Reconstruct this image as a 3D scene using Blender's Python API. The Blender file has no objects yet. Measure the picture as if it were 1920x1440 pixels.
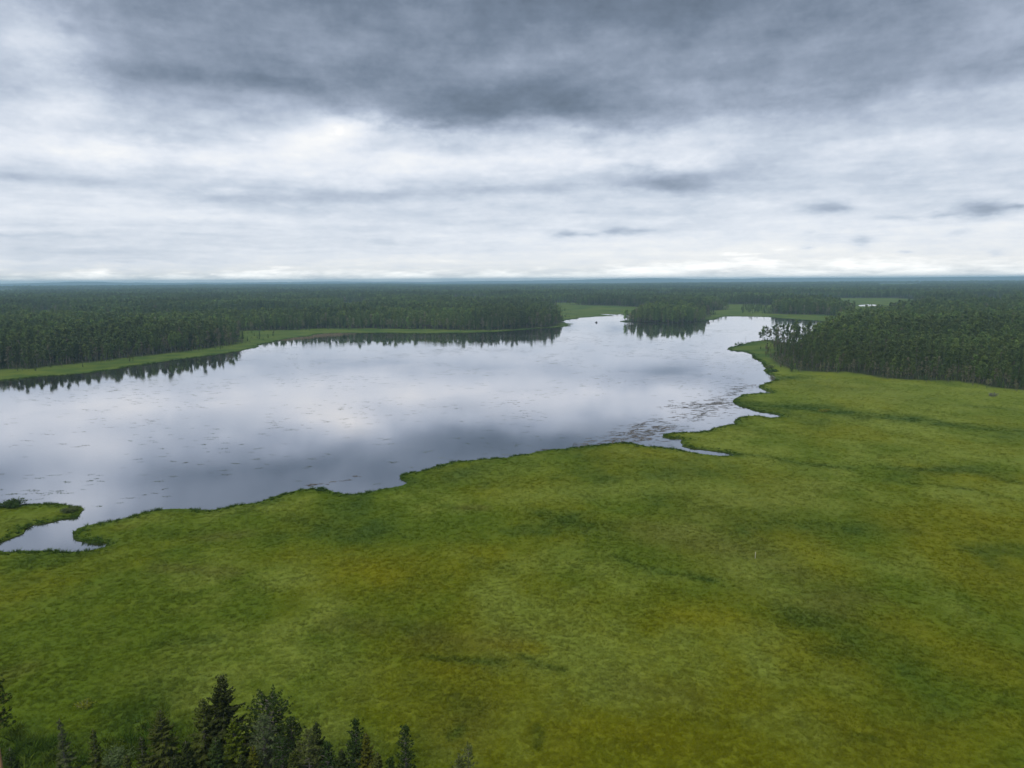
import bpy, math, random
import numpy as np
from mathutils import Matrix, Vector, kdtree
from mathutils.geometry import delaunay_2d_cdt

# surveyed outlines and places, in metres
LAKE=[(-394.3,310.7),(-364.9,380.7),(-318.1,437.0),(-307.8,451.3),(-291.5,463.6),(-278.8,491.4),(-267.5,536.6),(-252.9,578.1),(-243.9,599.1),(-238.0,621.8),(-235.0,651.7),(-243.9,676.6),(-240.5,702.8),(-241.9,728.1),(-236.7,741.0),(-233.4,761.6),(-220.4,782.8),(-223.8,810.3),(-217.0,826.3),(-200.1,833.6),(-162.0,830.8),(-110.4,818.7),(-55.4,823.2),(-18.6,837.8),(20.1,876.2),(58.7,913.4),(64.8,923.5),(71.9,933.7),(78.9,942.0),(77.0,953.4),(72.6,961.9),(79.2,971.9),(85.3,983.4),(80.9,993.6),(77.0,1000.2),(77.2,1023.3),(72.7,1046.5),(78.7,1064.2),(87.3,1092.5),(103.1,1121.8),(107.0,1145.6),(122.3,1160.8),(134.5,1176.7),(152.0,1189.0),(171.8,1203.2),(171.4,1219.9),(164.8,1232.0),(154.9,1256.5),(162.7,1273.8),(176.4,1262.1),(185.2,1245.2),(194.3,1268.2),(197.4,1240.0),(209.2,1232.9),(199.5,1170.0),(182.4,1083.4),(170.5,1069.9),(159.6,1045.4),(160.7,1022.4),(170.6,1008.4),(182.5,1011.2),(204.0,1005.4),(224.9,990.9),(246.8,995.3),(269.5,1019.1),(290.1,1058.6),(309.3,1078.6),(324.1,1115.7),(347.9,1165.0),(367.5,1166.4),(397.8,1152.9),(411.0,1141.3),(415.2,1106.6),(424.6,1067.5),(440.8,1030.4),(448.7,1002.8),(445.7,971.5),(426.8,904.6),(358.7,781.6),(298.2,688.2),(268.9,660.7),(260.8,678.5),(258.3,696.9),(255.5,706.6),(236.2,689.0),(222.0,669.2),(208.5,650.4),(199.6,637.6),(191.6,625.3),(186.9,603.8),(188.9,594.5),(193.5,592.0),(194.8,580.9),(194.3,570.2),(186.9,548.5),(185.1,533.5),(182.2,512.5),(172.4,478.2),(164.9,453.3),(162.3,440.5),(156.9,423.8),(157.3,420.3),(152.7,414.8),(147.3,408.5),(142.1,402.3),(139.7,397.2),(138.1,388.2),(137.4,378.7),(138.9,374.1),(136.0,372.3),(131.8,372.5),(125.0,370.0),(120.8,368.4),(118.1,361.6),(112.2,353.4),(110.0,348.7),(108.6,341.0),(108.9,332.1),(111.3,327.8),(113.0,318.2),(116.6,314.8),(119.2,308.4),(113.0,304.9),(109.9,309.3),(103.8,308.8),(99.6,305.9),(95.9,300.0),(93.2,290.9),(86.0,286.7),(80.4,281.5),(79.3,278.5),(73.9,275.6),(67.6,275.7),(62.7,274.9),(59.0,272.0),(58.0,267.3),(61.2,264.4),(64.9,264.3),(62.6,258.1),(61.7,252.1),(64.8,247.9),(70.5,244.6),(73.2,242.9),(76.6,239.4),(75.7,237.5),(71.2,237.2),(68.0,238.8),(63.3,242.4),(59.0,247.6),(53.9,250.6),(49.2,251.5),(46.8,254.1),(44.4,257.6),(40.6,258.6),(36.4,256.9),(31.2,254.5),(25.0,251.3),(17.1,248.2),(11.2,245.9),(2.7,240.6),(-2.0,236.2),(-8.3,234.9),(-18.0,232.2),(-23.0,228.1),(-26.8,222.2),(-29.8,219.0),(-33.4,217.2),(-34.8,214.1),(-34.2,210.5),(-31.4,207.0),(-32.9,203.1),(-40.1,197.9),(-46.4,194.9),(-48.9,196.0),(-52.1,198.1),(-54.6,200.3),(-57.8,200.9),(-62.2,199.9),(-65.6,195.8),(-68.4,190.9),(-70.2,187.5),(-75.4,185.8),(-78.4,182.6),(-81.4,181.4),(-85.6,182.8),(-89.9,182.8),(-94.0,182.5),(-96.0,180.7),(-98.6,177.8),(-99.4,175.3),(-102.6,172.5),(-105.5,170.6),(-107.2,167.9),(-106.6,164.9),(-104.4,161.6),(-102.6,159.9),(-100.3,159.1),(-98.2,157.7),(-96.5,157.4),(-94.1,158.0),(-93.4,155.4),(-96.5,153.1),(-101.3,152.3),(-104.6,153.6),(-108.6,153.3),(-113.0,152.7),(-115.9,153.4),(-122.7,152.9),(-138.7,151.8),(-156.9,154.6),(-144.9,159.1),(-125.7,156.8),(-119.7,158.7),(-119.2,161.1),(-118.4,165.1),(-120.1,167.7),(-120.0,170.8),(-117.3,172.3),(-115.7,175.1),(-112.3,176.3),(-113.7,179.7),(-114.5,182.8),(-116.9,185.1),(-120.7,186.5),(-125.5,188.5),(-131.6,187.6),(-135.8,186.3),(-139.1,185.9),(-151.6,183.4),(-176.9,179.9),(-221.3,170.4)]
PONDS=[[(786.8,1622.6),(839.5,1687.4),(856.9,1669.6),(818.8,1590.3),(782.8,1565.7),(766.8,1571.3)]]
OPEN=[[(-446.8,353.2),(-399.2,417.4),(-357.1,491.7),(-336.2,493.8),(-331.0,509.1),(-321.4,525.1),(-302.3,572.4),(-287.7,605.8),(-273.5,648.6),(-268.6,686.7),(-276.4,723.7),(-293.9,765.6),(-318.0,820.9),(-337.7,865.6),(-322.8,878.4),(-265.0,883.5),(-261.1,897.7),(-244.6,906.4),(-175.5,901.1),(-106.1,885.9),(-51.2,858.1),(0.3,868.2),(55.9,924.2),(65.7,956.7),(72.3,1030.3),(72.9,1149.0),(80.3,1364.0),(96.2,1676.3),(111.5,1739.6),(178.8,1699.8),(245.7,1637.2),(279.3,1551.9),(301.6,1462.3),(291.1,1386.1),(252.8,1320.9),(219.1,1241.5),(193.9,1136.9),(150.0,949.6),(21.5,705.3),(-198.4,468.0),(-275.7,214.5)],[(268.5,987.1),(291.3,1065.7),(342.6,1227.9),(377.4,1375.5),(427.6,1419.4),(455.4,1527.6),(485.5,1653.8),(509.5,1701.2),(594.7,1655.2),(595.3,1603.1),(508.0,1383.8),(446.5,1245.9),(474.6,1217.2),(521.3,1198.8),(520.1,1136.8),(494.7,1046.3),(446.6,959.3),(438.0,972.2),(369.2,1003.5),(330.4,1047.7)],[(930.9,2395.3),(975.1,2416.4),(1002.1,2394.6),(1028.9,2257.0),(1063.0,2222.4),(1208.3,2185.0),(1177.8,2084.6),(963.7,1690.6),(790.7,1398.5),(670.9,1271.8),(561.4,1069.1),(508.7,1059.4),(629.5,1321.0),(752.8,1649.0),(765.6,1895.5),(815.5,2097.3)],[(191.6,625.3),(209.3,653.1),(237.3,692.0),(255.6,709.8),(256.1,690.8),(234.4,635.7),(207.7,571.6),(190.0,519.0),(184.7,496.0),(183.4,474.8),(188.4,460.4),(205.4,451.7),(215.5,451.2),(219.4,438.2),(221.8,423.7),(230.8,416.4),(249.8,411.2),(259.3,406.5),(261.7,395.9),(262.7,383.9),(268.9,376.1),(281.7,370.2),(337.1,329.6),(352.0,202.7),(305.2,72.8),(152.5,32.0),(-154.7,33.1),(-317.5,77.3),(-266.0,136.6),(-254.0,174.8),(-157.9,212.3),(-44.8,222.5),(57.4,267.3),(115.0,368.6)],[(-1030.4,1535.9),(-1030.2,1549.4),(-983.7,1538.2),(-948.8,1486.9),(-708.1,1115.2),(-735.3,1103.3)],[(-468.3,1964.7),(-442.1,1978.9),(-405.6,1945.4),(-300.4,1459.2),(-344.3,1464.7)],[(-193.4,2374.1),(-105.2,2383.8),(-92.0,2274.8),(-65.3,1774.3),(-136.0,1747.0)],[(-4406.8,6045.4),(-4353.0,6226.2),(-4020.6,5774.8),(-2960.3,4258.6),(-2987.6,4095.5)],[(1372.2,2105.9),(1439.4,2117.0),(1380.2,2020.6),(1077.4,1565.1),(1013.0,1541.8)],[(3652.0,7152.1),(4071.1,7140.3),(2909.7,5081.0),(2599.7,5052.1)],[(568.1,2761.3),(597.6,2773.8),(442.1,2028.9),(415.0,2007.6)]]
SPARSE=[(488.3,1523.0),(577.0,1589.1),(455.5,1244.9),(405.1,1250.5)]
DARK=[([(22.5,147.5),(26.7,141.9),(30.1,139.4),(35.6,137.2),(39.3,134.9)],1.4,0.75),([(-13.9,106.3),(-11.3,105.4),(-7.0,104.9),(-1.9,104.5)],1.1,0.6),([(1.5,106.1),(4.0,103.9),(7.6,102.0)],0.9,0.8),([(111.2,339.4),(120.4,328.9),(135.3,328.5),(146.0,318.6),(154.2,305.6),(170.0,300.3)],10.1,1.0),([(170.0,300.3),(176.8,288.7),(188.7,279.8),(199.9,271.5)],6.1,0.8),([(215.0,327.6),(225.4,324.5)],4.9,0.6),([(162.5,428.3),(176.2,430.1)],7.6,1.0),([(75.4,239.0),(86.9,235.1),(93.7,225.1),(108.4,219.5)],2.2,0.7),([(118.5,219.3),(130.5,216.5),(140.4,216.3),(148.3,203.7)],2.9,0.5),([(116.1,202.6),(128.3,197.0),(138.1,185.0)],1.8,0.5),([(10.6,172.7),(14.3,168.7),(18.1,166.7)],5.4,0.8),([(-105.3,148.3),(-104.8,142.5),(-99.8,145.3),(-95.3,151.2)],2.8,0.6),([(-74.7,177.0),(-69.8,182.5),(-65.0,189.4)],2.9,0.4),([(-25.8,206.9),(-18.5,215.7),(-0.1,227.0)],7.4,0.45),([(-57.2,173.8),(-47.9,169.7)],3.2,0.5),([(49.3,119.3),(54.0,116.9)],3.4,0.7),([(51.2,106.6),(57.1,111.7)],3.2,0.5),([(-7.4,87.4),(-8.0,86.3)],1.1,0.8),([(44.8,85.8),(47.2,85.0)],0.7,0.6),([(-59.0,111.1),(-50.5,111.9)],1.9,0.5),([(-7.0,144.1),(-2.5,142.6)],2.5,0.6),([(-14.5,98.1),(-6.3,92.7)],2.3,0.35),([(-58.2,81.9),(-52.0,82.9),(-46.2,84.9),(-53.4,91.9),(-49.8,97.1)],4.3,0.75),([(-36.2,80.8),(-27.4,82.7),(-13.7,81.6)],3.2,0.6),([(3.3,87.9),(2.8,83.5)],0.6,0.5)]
PALE=[([(-0.2,190.7),(10.4,193.9),(21.1,195.3),(33.6,197.6)],8.2,0.7),([(37.6,203.0),(57.7,201.5)],7.9,0.6),([(2.7,124.1),(11.2,118.8)],4.0,0.6),([(13.3,105.3),(15.2,100.7)],3.7,0.7),([(48.4,143.3),(54.6,144.7)],6.7,0.6),([(63.8,150.6),(72.7,144.5),(80.6,140.1)],4.5,0.6),([(163.7,358.4),(207.8,369.1)],12.0,0.6),([(120.2,229.3),(139.8,232.5)],6.6,0.6),([(145.9,239.8),(168.0,231.9)],8.7,0.5),([(-34.8,107.4),(-23.1,101.1)],4.5,0.5),([(-55.0,102.9),(-45.4,99.8)],4.1,0.5),([(-108.2,170.6),(-90.0,174.3)],3.7,0.5),([(-75.0,184.8),(-56.3,180.1)],3.6,0.4),([(-13.5,215.6),(6.7,221.5)],9.1,0.4),([(61.3,234.1),(91.6,219.8)],9.7,0.4),([(-127.1,170.9),(-124.4,176.9)],5.1,0.5),([(254.5,355.5),(233.2,364.7)],16.1,0.4)]
BROWN=[([(30.4,162.9),(44.6,154.1),(53.8,149.2)],7.4,0.5),([(-74.9,143.5),(-57.4,139.2)],2.3,0.6),([(-70.8,160.8),(-65.1,162.5)],3.5,0.6),([(-12.9,181.6),(-8.7,181.5)],2.2,0.7),([(-14.6,112.4),(-1.1,110.5)],4.4,0.5),([(-30.4,118.2),(-24.4,116.2)],3.5,0.5),([(56.8,123.4),(64.8,127.8)],4.6,0.6),([(-78.5,100.9),(-76.7,103.1)],2.6,0.5),([(54.0,143.3),(58.6,137.7)],4.5,0.5),([(-96.4,168.5),(-94.4,168.5)],1.7,0.6),([(17.2,97.8),(26.0,95.0)],3.5,0.4),([(-4.7,91.5),(-7.2,84.6)],3.2,0.35)]
YELLOW=[([(-30.4,141.6),(-26.3,137.5)],5.9,0.9),([(-2.9,109.7),(3.3,108.7)],2.4,0.9),([(-10.1,102.0),(-7.7,102.4)],2.1,0.6),([(30.3,119.6),(36.4,117.5)],4.1,0.7),([(66.3,140.3),(64.6,158.8)],5.9,0.6),([(46.1,106.6),(50.5,105.0)],5.2,0.5),([(68.0,115.2),(73.8,103.2)],7.4,0.6),([(9.8,87.8),(20.1,85.5)],3.3,0.5),([(106.7,173.2),(118.8,161.5)],10.9,0.5),([(5.7,80.4),(6.7,84.5)],3.2,0.4),([(57.7,84.1),(67.7,88.5)],4.2,0.5)]
WEED=[([(24.3,253.8),(31.8,259.7),(41.0,267.7)],8.0,0.8),([(38.7,265.9),(50.6,275.2),(60.4,287.4)],16.1,1.0),([(52.8,287.5),(67.2,303.1)],14.6,0.5),([(61.5,287.3),(66.6,280.9)],10.6,0.8),([(48.5,269.4),(51.9,260.1)],8.1,0.9),([(77.1,326.0),(89.9,337.1),(100.1,345.9)],18.2,0.8),([(74.9,306.5),(86.2,313.8),(94.1,320.1)],11.9,0.8),([(97.2,331.1),(104.2,348.9),(110.8,358.4)],13.1,0.9),([(113.9,368.6),(123.5,386.8),(136.0,402.5),(139.8,398.2)],8.7,0.7),([(7.4,246.0),(24.1,252.1)],4.2,0.5),([(61.6,298.5),(74.9,306.5)],7.5,0.4),([(-65.1,194.3),(-57.6,205.8),(-47.0,216.2)],3.5,0.25)]
REED=[([(-242.3,741.4),(-230.9,768.7),(-215.6,797.8),(-197.0,820.7)],33.0,1.0)]
FG={'edge_pine': (-54.47,68.56,20.0),'thin_spruce': (-47.12,67.89,15.0),'short_spruce': (-43.69,67.74,14.0),'broad_spruce': (-36.65,67.93,16.0),'side_spruce': (-38.47,67.2,13.5),'grey_spruce': (-32.74,69.18,16.5),'tall_spruce': (-31.06,70.06,18.5),'bright_spruce': (-28.87,67.17,15.5),'round_pine': (-26.93,72.09,14.5),'blue_pine': (-25.92,67.5,15.5),'small_spruce': (-26.34,65.59,13.5),'dusty_pine': (-21.03,66.56,14.5),'dark_spruce': (-20.8,68.62,14.0),'slope_pine': (-16.36,67.45,15.0),'gold_spruce': (-15.16,66.81,14.0),'slim_pine': (-11.2,67.09,14.5),'faint_pine': (-4.63,66.0,13.2),'low_pine': (-5.49,65.02,12.5),'hidden_pine': (-24.01,70.4,13.2),'fa': (-33.16,65.77,14.0),'fb': (-29.95,65.36,14.5),'fc': (-27.33,64.99,13.0),'fd': (-23.86,66.74,13.5),'fe': (-22.43,65.71,12.8),'ff': (-19.15,66.45,13.2),'fg': (-17.53,66.0,12.8),'fh': (-13.84,65.89,12.5),'fi': (-34.15,65.15,12.8),'fj': (-39.13,65.63,12.6),'fk': (-12.45,65.32,12.2),'corner_spruce': (-51.38,66.24,13.0)}
PT={'rock': (120.5,1012.9),'bush_dark': (-134.9,184.5),'bush_willow': (-117.1,180.2),'bush_point': (-55.7,198.7),'sprig': (40.9,257.7),'sprig2': (36.9,256.1),'snag': (219.1,663.6),'snag_shrub': (206.4,642.5),'stake': (52.3,146.2),'grey_bush': (244.7,356.6),'gold_bush': (141.8,317.4),'flower_bush': (-61.0,93.5),'bank_bush': (174.5,478.1),'bank_bush2': (170.2,458.5),'pool_bush': (155.3,419.2),'corner_bush': (-50.3,81.7),'lone_pine': (259.5,684.6),'reedbed': (-242.1,776.7)}
POINT_PINES=[(246.1,704.0),(248.1,700.7),(252.3,703.6),(249.4,685.2),(259.6,703.1),(263.8,706.0),(268.6,709.0),(274.4,708.6)]
RIDGE=[(-35.49,-0.0335),(-33.76,-0.0102),(-32.26,0.0409),(-31.02,0.0808),(-29.91,0.0532),(-28.46,0.0007),(-26.1,-0.0283),(-19.6,-0.0393),(-16.52,-0.0205),(-14.15,0.0073),(-10.9,-0.0307),(-6.74,-0.0739),(-2.51,-0.029),(1.75,-0.0174),(5.14,0.0239),(8.5,0.0979),(11.39,0.115),(14.23,0.0497),(19.68,0.0589),(23.0,0.0703),(25.48,0.0626),(32.01,0.0714),(35.54,0.0882),(44.91,0.074)]
SKY_RAMP=[(-5,1.15),(0,1.15),(0.3,1.11),(0.6,1.04),(1.1,0.975),(1.8,0.93),(2.6,0.895),(4.5,0.865),(7.0,0.81),(9.2,0.88),(11.2,0.8),(13,0.66),(16.5,0.57),(20,0.52),(30,0.54),(40,0.56)]
SKY_BLOBS=[(7.8,18.06,18.35,2.35,-0.04),(0.11,13.23,9.77,1.55,-0.17),(-6.88,11.94,5.13,0.97,-0.16),(-20.63,14.07,9.04,0.75,-0.11),(-16.03,10.51,5.08,0.74,0.07),(7.1,11.23,6.4,0.98,-0.1),(15.77,12.14,10.72,1.3,-0.1),(27.33,13.17,8.85,1.96,-0.06),(-18.06,14.62,12.88,1.2,-0.05),(11.61,7.51,3.36,1.01,-0.19),(17.83,7.95,4.41,1.05,-0.07),(26.59,9.7,10.41,1.21,-0.08),(-26.69,10.63,7.7,0.89,-0.08),(-18.95,11.92,5.7,0.71,-0.04),(-32.85,13.67,3.9,4.22,0.15),(-33.17,16.32,2.62,1.76,0.1),(-29.48,11.54,2.88,1.97,0.06),(-12.51,11.22,3.19,0.97,0.18),(-25.52,8.46,15.72,0.85,0.06),(-2.4,9.03,10.76,0.78,0.06),(5.67,11.46,2.04,0.57,0.1),(9.4,17.13,2.94,0.76,0.05),(19.8,13.44,2.5,0.76,0.05),(28.62,12.94,1.56,0.52,0.05),(33.68,15.94,4.0,2.33,0.06),(-21.11,6.12,6.83,0.41,-0.07),(-33.76,6.69,3.29,0.3,-0.06),(-13.09,6.5,6.5,0.51,-0.08),(1.75,7.03,6.22,0.36,-0.06),(-33.78,3.15,4.92,0.17,-0.05),(-2.47,3.6,15.79,0.9,-0.03),(-30.88,1.81,11.38,1.21,-0.08),(21.8,2.26,15.25,1.31,0.08),(31.32,1.14,8.4,0.79,0.05),(-21.08,6.6,1.17,0.26,0.08),(-24.75,4.72,6.54,0.33,0.05),(23.09,5.11,1.27,0.34,-0.15),(24.16,4.95,1.04,0.19,-0.12),(32.82,4.61,1.06,0.51,-0.19),(33.54,4.3,1.21,0.27,-0.13),(30.94,4.3,1.1,0.21,-0.13),(34.76,4.53,0.62,0.23,-0.18),(9.88,3.81,1.95,0.32,-0.16),(8.03,3.67,0.91,0.24,-0.12),(4.27,3.6,1.09,0.25,-0.17),(6.16,3.54,0.58,0.16,-0.12),(26.08,2.61,0.81,0.45,-0.14),(28.25,4.18,1.42,0.14,-0.09),(22.23,2.29,0.4,0.15,-0.12),(28.73,1.84,0.39,0.15,-0.13),(31.8,3.04,0.67,0.25,-0.08),(33.98,1.64,0.35,0.21,-0.08),(22.11,3.33,0.51,0.23,-0.07)]

scene = bpy.context.scene
COL = scene.collection
RNG = np.random.default_rng(7)
RAD = math.radians

# ---------------------------------------------------------------- camera
CAM_Z = 60.0
cam_data = bpy.data.cameras.new("camera")
cam_data.sensor_width = 36.0
cam_data.lens = 36.0 * 1331.0 / 1920.0
cam_data.clip_start = 0.5
cam_data.clip_end = 80000.0
cam = bpy.data.objects.new("camera", cam_data)
cam.matrix_world = (Matrix.Translation((0, 0, CAM_Z))
                    @ Matrix.Rotation(math.pi / 2 - math.atan(194.0 / 1331.0), 4, 'X')
                    @ Matrix.Rotation(RAD(-0.30), 4, 'Z'))
COL.objects.link(cam)
scene.camera = cam

# ---------------------------------------------------------------- render settings
scene.render.engine = 'CYCLES'
scene.cycles.use_denoising = True
scene.cycles.max_bounces = 6
scene.cycles.diffuse_bounces = 2
scene.cycles.glossy_bounces = 3
scene.cycles.transmission_bounces = 2
scene.cycles.transparent_max_bounces = 6
scene.cycles.volume_bounces = 1
scene.cycles.use_adaptive_sampling = True
scene.view_settings.view_transform = 'Standard'
scene.view_settings.look = 'None'
scene.view_settings.gamma = 1.0
scene.view_settings.exposure = 0.9
scene.view_settings.use_curve_mapping = False


# ---------------------------------------------------------------- node expression helper
def srgb(r, g, b):
    def f(c):
        c /= 255.0
        return c / 12.92 if c <= 0.04045 else ((c + 0.055) / 1.055) ** 2.4
    return (f(r), f(g), f(b), 1.0)


class X:
    """a socket with arithmetic: each operator adds a Math node"""
    def __init__(self, nt, s):
        self.nt, self.s = nt, s

    def op(self, kind, *args):
        n = self.nt.nodes.new('ShaderNodeMath')
        n.operation = kind
        for i, a in enumerate((self,) + args):
            if isinstance(a, X):
                self.nt.links.new(a.s, n.inputs[i])
            else:
                n.inputs[i].default_value = a
        return X(self.nt, n.outputs[0])

    def __add__(self, o): return self.op('ADD', o)
    def __sub__(self, o): return self.op('SUBTRACT', o)
    def __mul__(self, o): return self.op('MULTIPLY', o)
    def __truediv__(self, o): return self.op('DIVIDE', o)
    def ma(self, m, a): return self.op('MULTIPLY_ADD', m, a)


def const(nt, v):
    n = nt.nodes.new('ShaderNodeValue')
    n.outputs[0].default_value = v
    return X(nt, n.outputs[0])


def comb(nt, x, y, z):
    n = nt.nodes.new('ShaderNodeCombineXYZ')
    for i, v in enumerate((x, y, z)):
        if isinstance(v, X):
            nt.links.new(v.s, n.inputs[i])
        else:
            n.inputs[i].default_value = v
    return n.outputs[0]


def noise(nt, vec, scale=1.0, detail=4.0, rough=0.5):
    n = nt.nodes.new('ShaderNodeTexNoise')
    n.inputs['Scale'].default_value = scale
    n.inputs['Detail'].default_value = detail
    n.inputs['Roughness'].default_value = rough
    if vec is not None:
        nt.links.new(vec, n.inputs['Vector'])
    return n


def ramp(nt, fac, stops):
    n = nt.nodes.new('ShaderNodeValToRGB')
    e = n.color_ramp.elements
    while len(e) < len(stops):
        e.new(0.5)
    for el, (p, c) in zip(e, stops):
        el.position = p
        el.color = c
    nt.links.new(fac.s if isinstance(fac, X) else fac, n.inputs[0])
    return n.outputs[0]


# ---------------------------------------------------------------- world: overcast sky over a clear-sky base
SUN_EL, SUN_AZ = 62.0, -150.0      # degrees; azimuth from +Y towards +X
world = bpy.data.worlds.new("World")
scene.world = world
world.use_nodes = True
nt = world.node_tree
nt.nodes.clear()
tc = nt.nodes.new('ShaderNodeTexCoord')
sep = nt.nodes.new('ShaderNodeSeparateXYZ')
nt.links.new(tc.outputs['Generated'], sep.inputs[0])
dx, dy, dz = (X(nt, sep.outputs[i]) for i in range(3))
AZ = dx.op('ARCTAN2', dy) * 57.29578
EL = dz.op('ARCSINE') * 57.29578
den = dz.op('MAXIMUM', 0.0) + 0.09
px, py = dx / den, dy / den                       # position on the flat cloud deck
n_big = noise(nt, comb(nt, px * 0.75, py * 0.75, 3.1), 1.0, 5.0, 0.52)
sc = nt.nodes.new('ShaderNodeSeparateColor')
nt.links.new(n_big.outputs['Color'], sc.inputs[0])
w1, w2, w3 = (X(nt, sc.outputs[i]) - 0.5 for i in range(3))
ELQ = (EL.op('MAXIMUM', -0.9) + 1.0).op('SQRT')      # cloud height steps get finer towards the horizon
n_fine = noise(nt, comb(nt, AZ * 0.21, ELQ * 2.9, 7.7), 1.0, 7.0, 0.64)
sf = nt.nodes.new('ShaderNodeSeparateColor')
nt.links.new(n_fine.outputs['Color'], sf.inputs[0])
f1, f2, f3 = (X(nt, sf.outputs[i]) - 0.5 for i in range(3))
n_puff = noise(nt, comb(nt, AZ * 0.55, ELQ * 6.6, 4.4), 1.0, 6.0, 0.64)
sp = nt.nodes.new('ShaderNodeSeparateColor')
nt.links.new(n_puff.outputs['Color'], sp.inputs[0])
p1, p2, p3 = (X(nt, sp.outputs[i]) - 0.5 for i in range(3))
n_streak = noise(nt, comb(nt, AZ * 0.045, EL * 1.05 + w1 * 1.6, 1.3), 1.0, 6.0, 0.6)
streak = X(nt, n_streak.outputs['Fac']) - 0.5
elp = EL.op('MAXIMUM', 0.0)
wamp = (elp * 0.30).op('MINIMUM', 6.0)
A2 = p1.ma(2.2, AZ)                               # small clouds: puffed edges only
E2 = p2.ma(0.8, EL)
A1 = f1.ma(4.0, w1.ma(wamp * 2.2, A2))            # broad masses: torn and drifted
E1 = f2.ma(2.2, w2.ma(wamp * 0.9, E2))
V0 = ramp(nt, (E1 * (1 / 40.0)), [(p / 40.0, (v, v, v, 1)) for p, v in SKY_RAMP])
V = X(nt, nt.nodes.new('ShaderNodeRGBToBW').outputs[0])
nt.links.new(V0, V.s.node.inputs[0])
for a, e, sa, se, amp in SKY_BLOBS:
    AQ, EQ = (A2, E2) if se < 0.8 else (A1, E1)
    ddx = AQ.ma(1 / sa, -a / sa)
    ddy = EQ.ma(1 / se, -e / se)
    q = ddx.ma(ddx, ddy * ddy)
    g = const(nt, 0.36788).op('POWER', q)
    V = g.ma(amp, V)
mid = (EL * (1 / 9.0)).op('MINIMUM', 1.0).op('MAXIMUM', 0.0)
n_cell = noise(nt, comb(nt, px * 2.1 + w1 * 0.8, py * 2.1, 9.2), 1.0, 4.0, 0.5)
V = (X(nt, n_cell.outputs['Fac']) - 0.5).ma(mid * 0.20, V)
V = w3.ma(mid * 0.12, V)
V = streak.ma((mid * -0.23) + 0.30, V)
V = f3.ma((mid * 0.12) + 0.12, V)
V = p3.ma((mid * -0.02) + 0.13, V)
cloud = ramp(nt, V * 0.8, [(0.32, srgb(94, 106, 121)), (0.40, srgb(117, 130, 148)), (0.48, srgb(145, 157, 175)),
                           (0.56, srgb(174, 185, 203)), (0.64, srgb(204, 213, 227)), (0.72, srgb(232, 237, 246)),
                           (0.80, srgb(254, 254, 254)), (1.0, (2.3, 2.2, 2.05, 1))])
sky = nt.nodes.new('ShaderNodeTexSky')
sky.sky_type = 'NISHITA'
sky.sun_disc = False
sky.sun_elevation = RAD(SUN_EL)
sky.sun_rotation = RAD(SUN_AZ)
sc10 = nt.nodes.new('ShaderNodeMix')
sc10.data_type = 'RGBA'
sc10.blend_type = 'MULTIPLY'
sc10.inputs['Factor'].default_value = 1.0
nt.links.new(cloud, sc10.inputs[6])
sc10.inputs[7].default_value = (5.36, 5.36, 5.36, 1)
mixs = nt.nodes.new('ShaderNodeMix')
mixs.data_type = 'RGBA'
mixs.inputs['Factor'].default_value = 0.96        # cloud cover: nearly closed
nt.links.new(sky.outputs[0], mixs.inputs[6])
nt.links.new(sc10.outputs[2], mixs.inputs[7])
bg = nt.nodes.new('ShaderNodeBackground')
bg.inputs['Strength'].default_value = 0.10
nt.links.new(mixs.outputs[2], bg.inputs['Color'])
wo = nt.nodes.new('ShaderNodeOutputWorld')
nt.links.new(bg.outputs[0], wo.inputs['Surface'])
world.cycles.sampling_method = 'MANUAL'
world.cycles.sample_map_resolution = 512

# ---------------------------------------------------------------- sun behind the overcast
sun_data = bpy.data.lights.new("sun", 'SUN')
sun_data.energy = 1.5
sun_data.angle = RAD(30)
sun_data.color = (1.0, 0.96, 0.90)
sun = bpy.data.objects.new("sun", sun_data)
_d = Vector((math.sin(RAD(SUN_AZ)) * math.cos(RAD(SUN_EL)), math.cos(RAD(SUN_AZ)) * math.cos(RAD(SUN_EL)), math.sin(RAD(SUN_EL))))
sun.matrix_world = Matrix.Translation((0, 0, 300)) @ _d.to_track_quat('Z', 'Y').to_matrix().to_4x4()
COL.objects.link(sun)

# ---------------------------------------------------------------- numeric helpers
def sstep(a, b, x):
    t = np.clip((x - a) / (b - a), 0, 1)
    return t * t * (3 - 2 * t)


def _hash(ix, iy, seed):
    h = (ix.astype(np.int64) * 374761393 + iy.astype(np.int64) * 668265263 + seed * 982451653) & 0xffffffff
    h = ((h ^ (h >> 13)) * 1274126177) & 0xffffffff
    return ((h ^ (h >> 16)) & 0xffffff) / float(0xffffff)


def vnoise(x, y, seed=0):
    x0, y0 = np.floor(x), np.floor(y)
    fx, fy = x - x0, y - y0
    fx, fy = fx * fx * (3 - 2 * fx), fy * fy * (3 - 2 * fy)
    a, b = _hash(x0, y0, seed), _hash(x0 + 1, y0, seed)
    c, d = _hash(x0, y0 + 1, seed), _hash(x0 + 1, y0 + 1, seed)
    return (a + (b - a) * fx) * (1 - fy) + (c + (d - c) * fx) * fy


def fbm(x, y, seed=0, octaves=4, gain=0.5):
    s, a, t = 0.0, 1.0, 0.0
    for o in range(octaves):
        s = s + a * vnoise(x * 2 ** o + 17.3 * o, y * 2 ** o - 9.1 * o, seed + o * 31)
        t += a
        a *= gain
    return s / t


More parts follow.
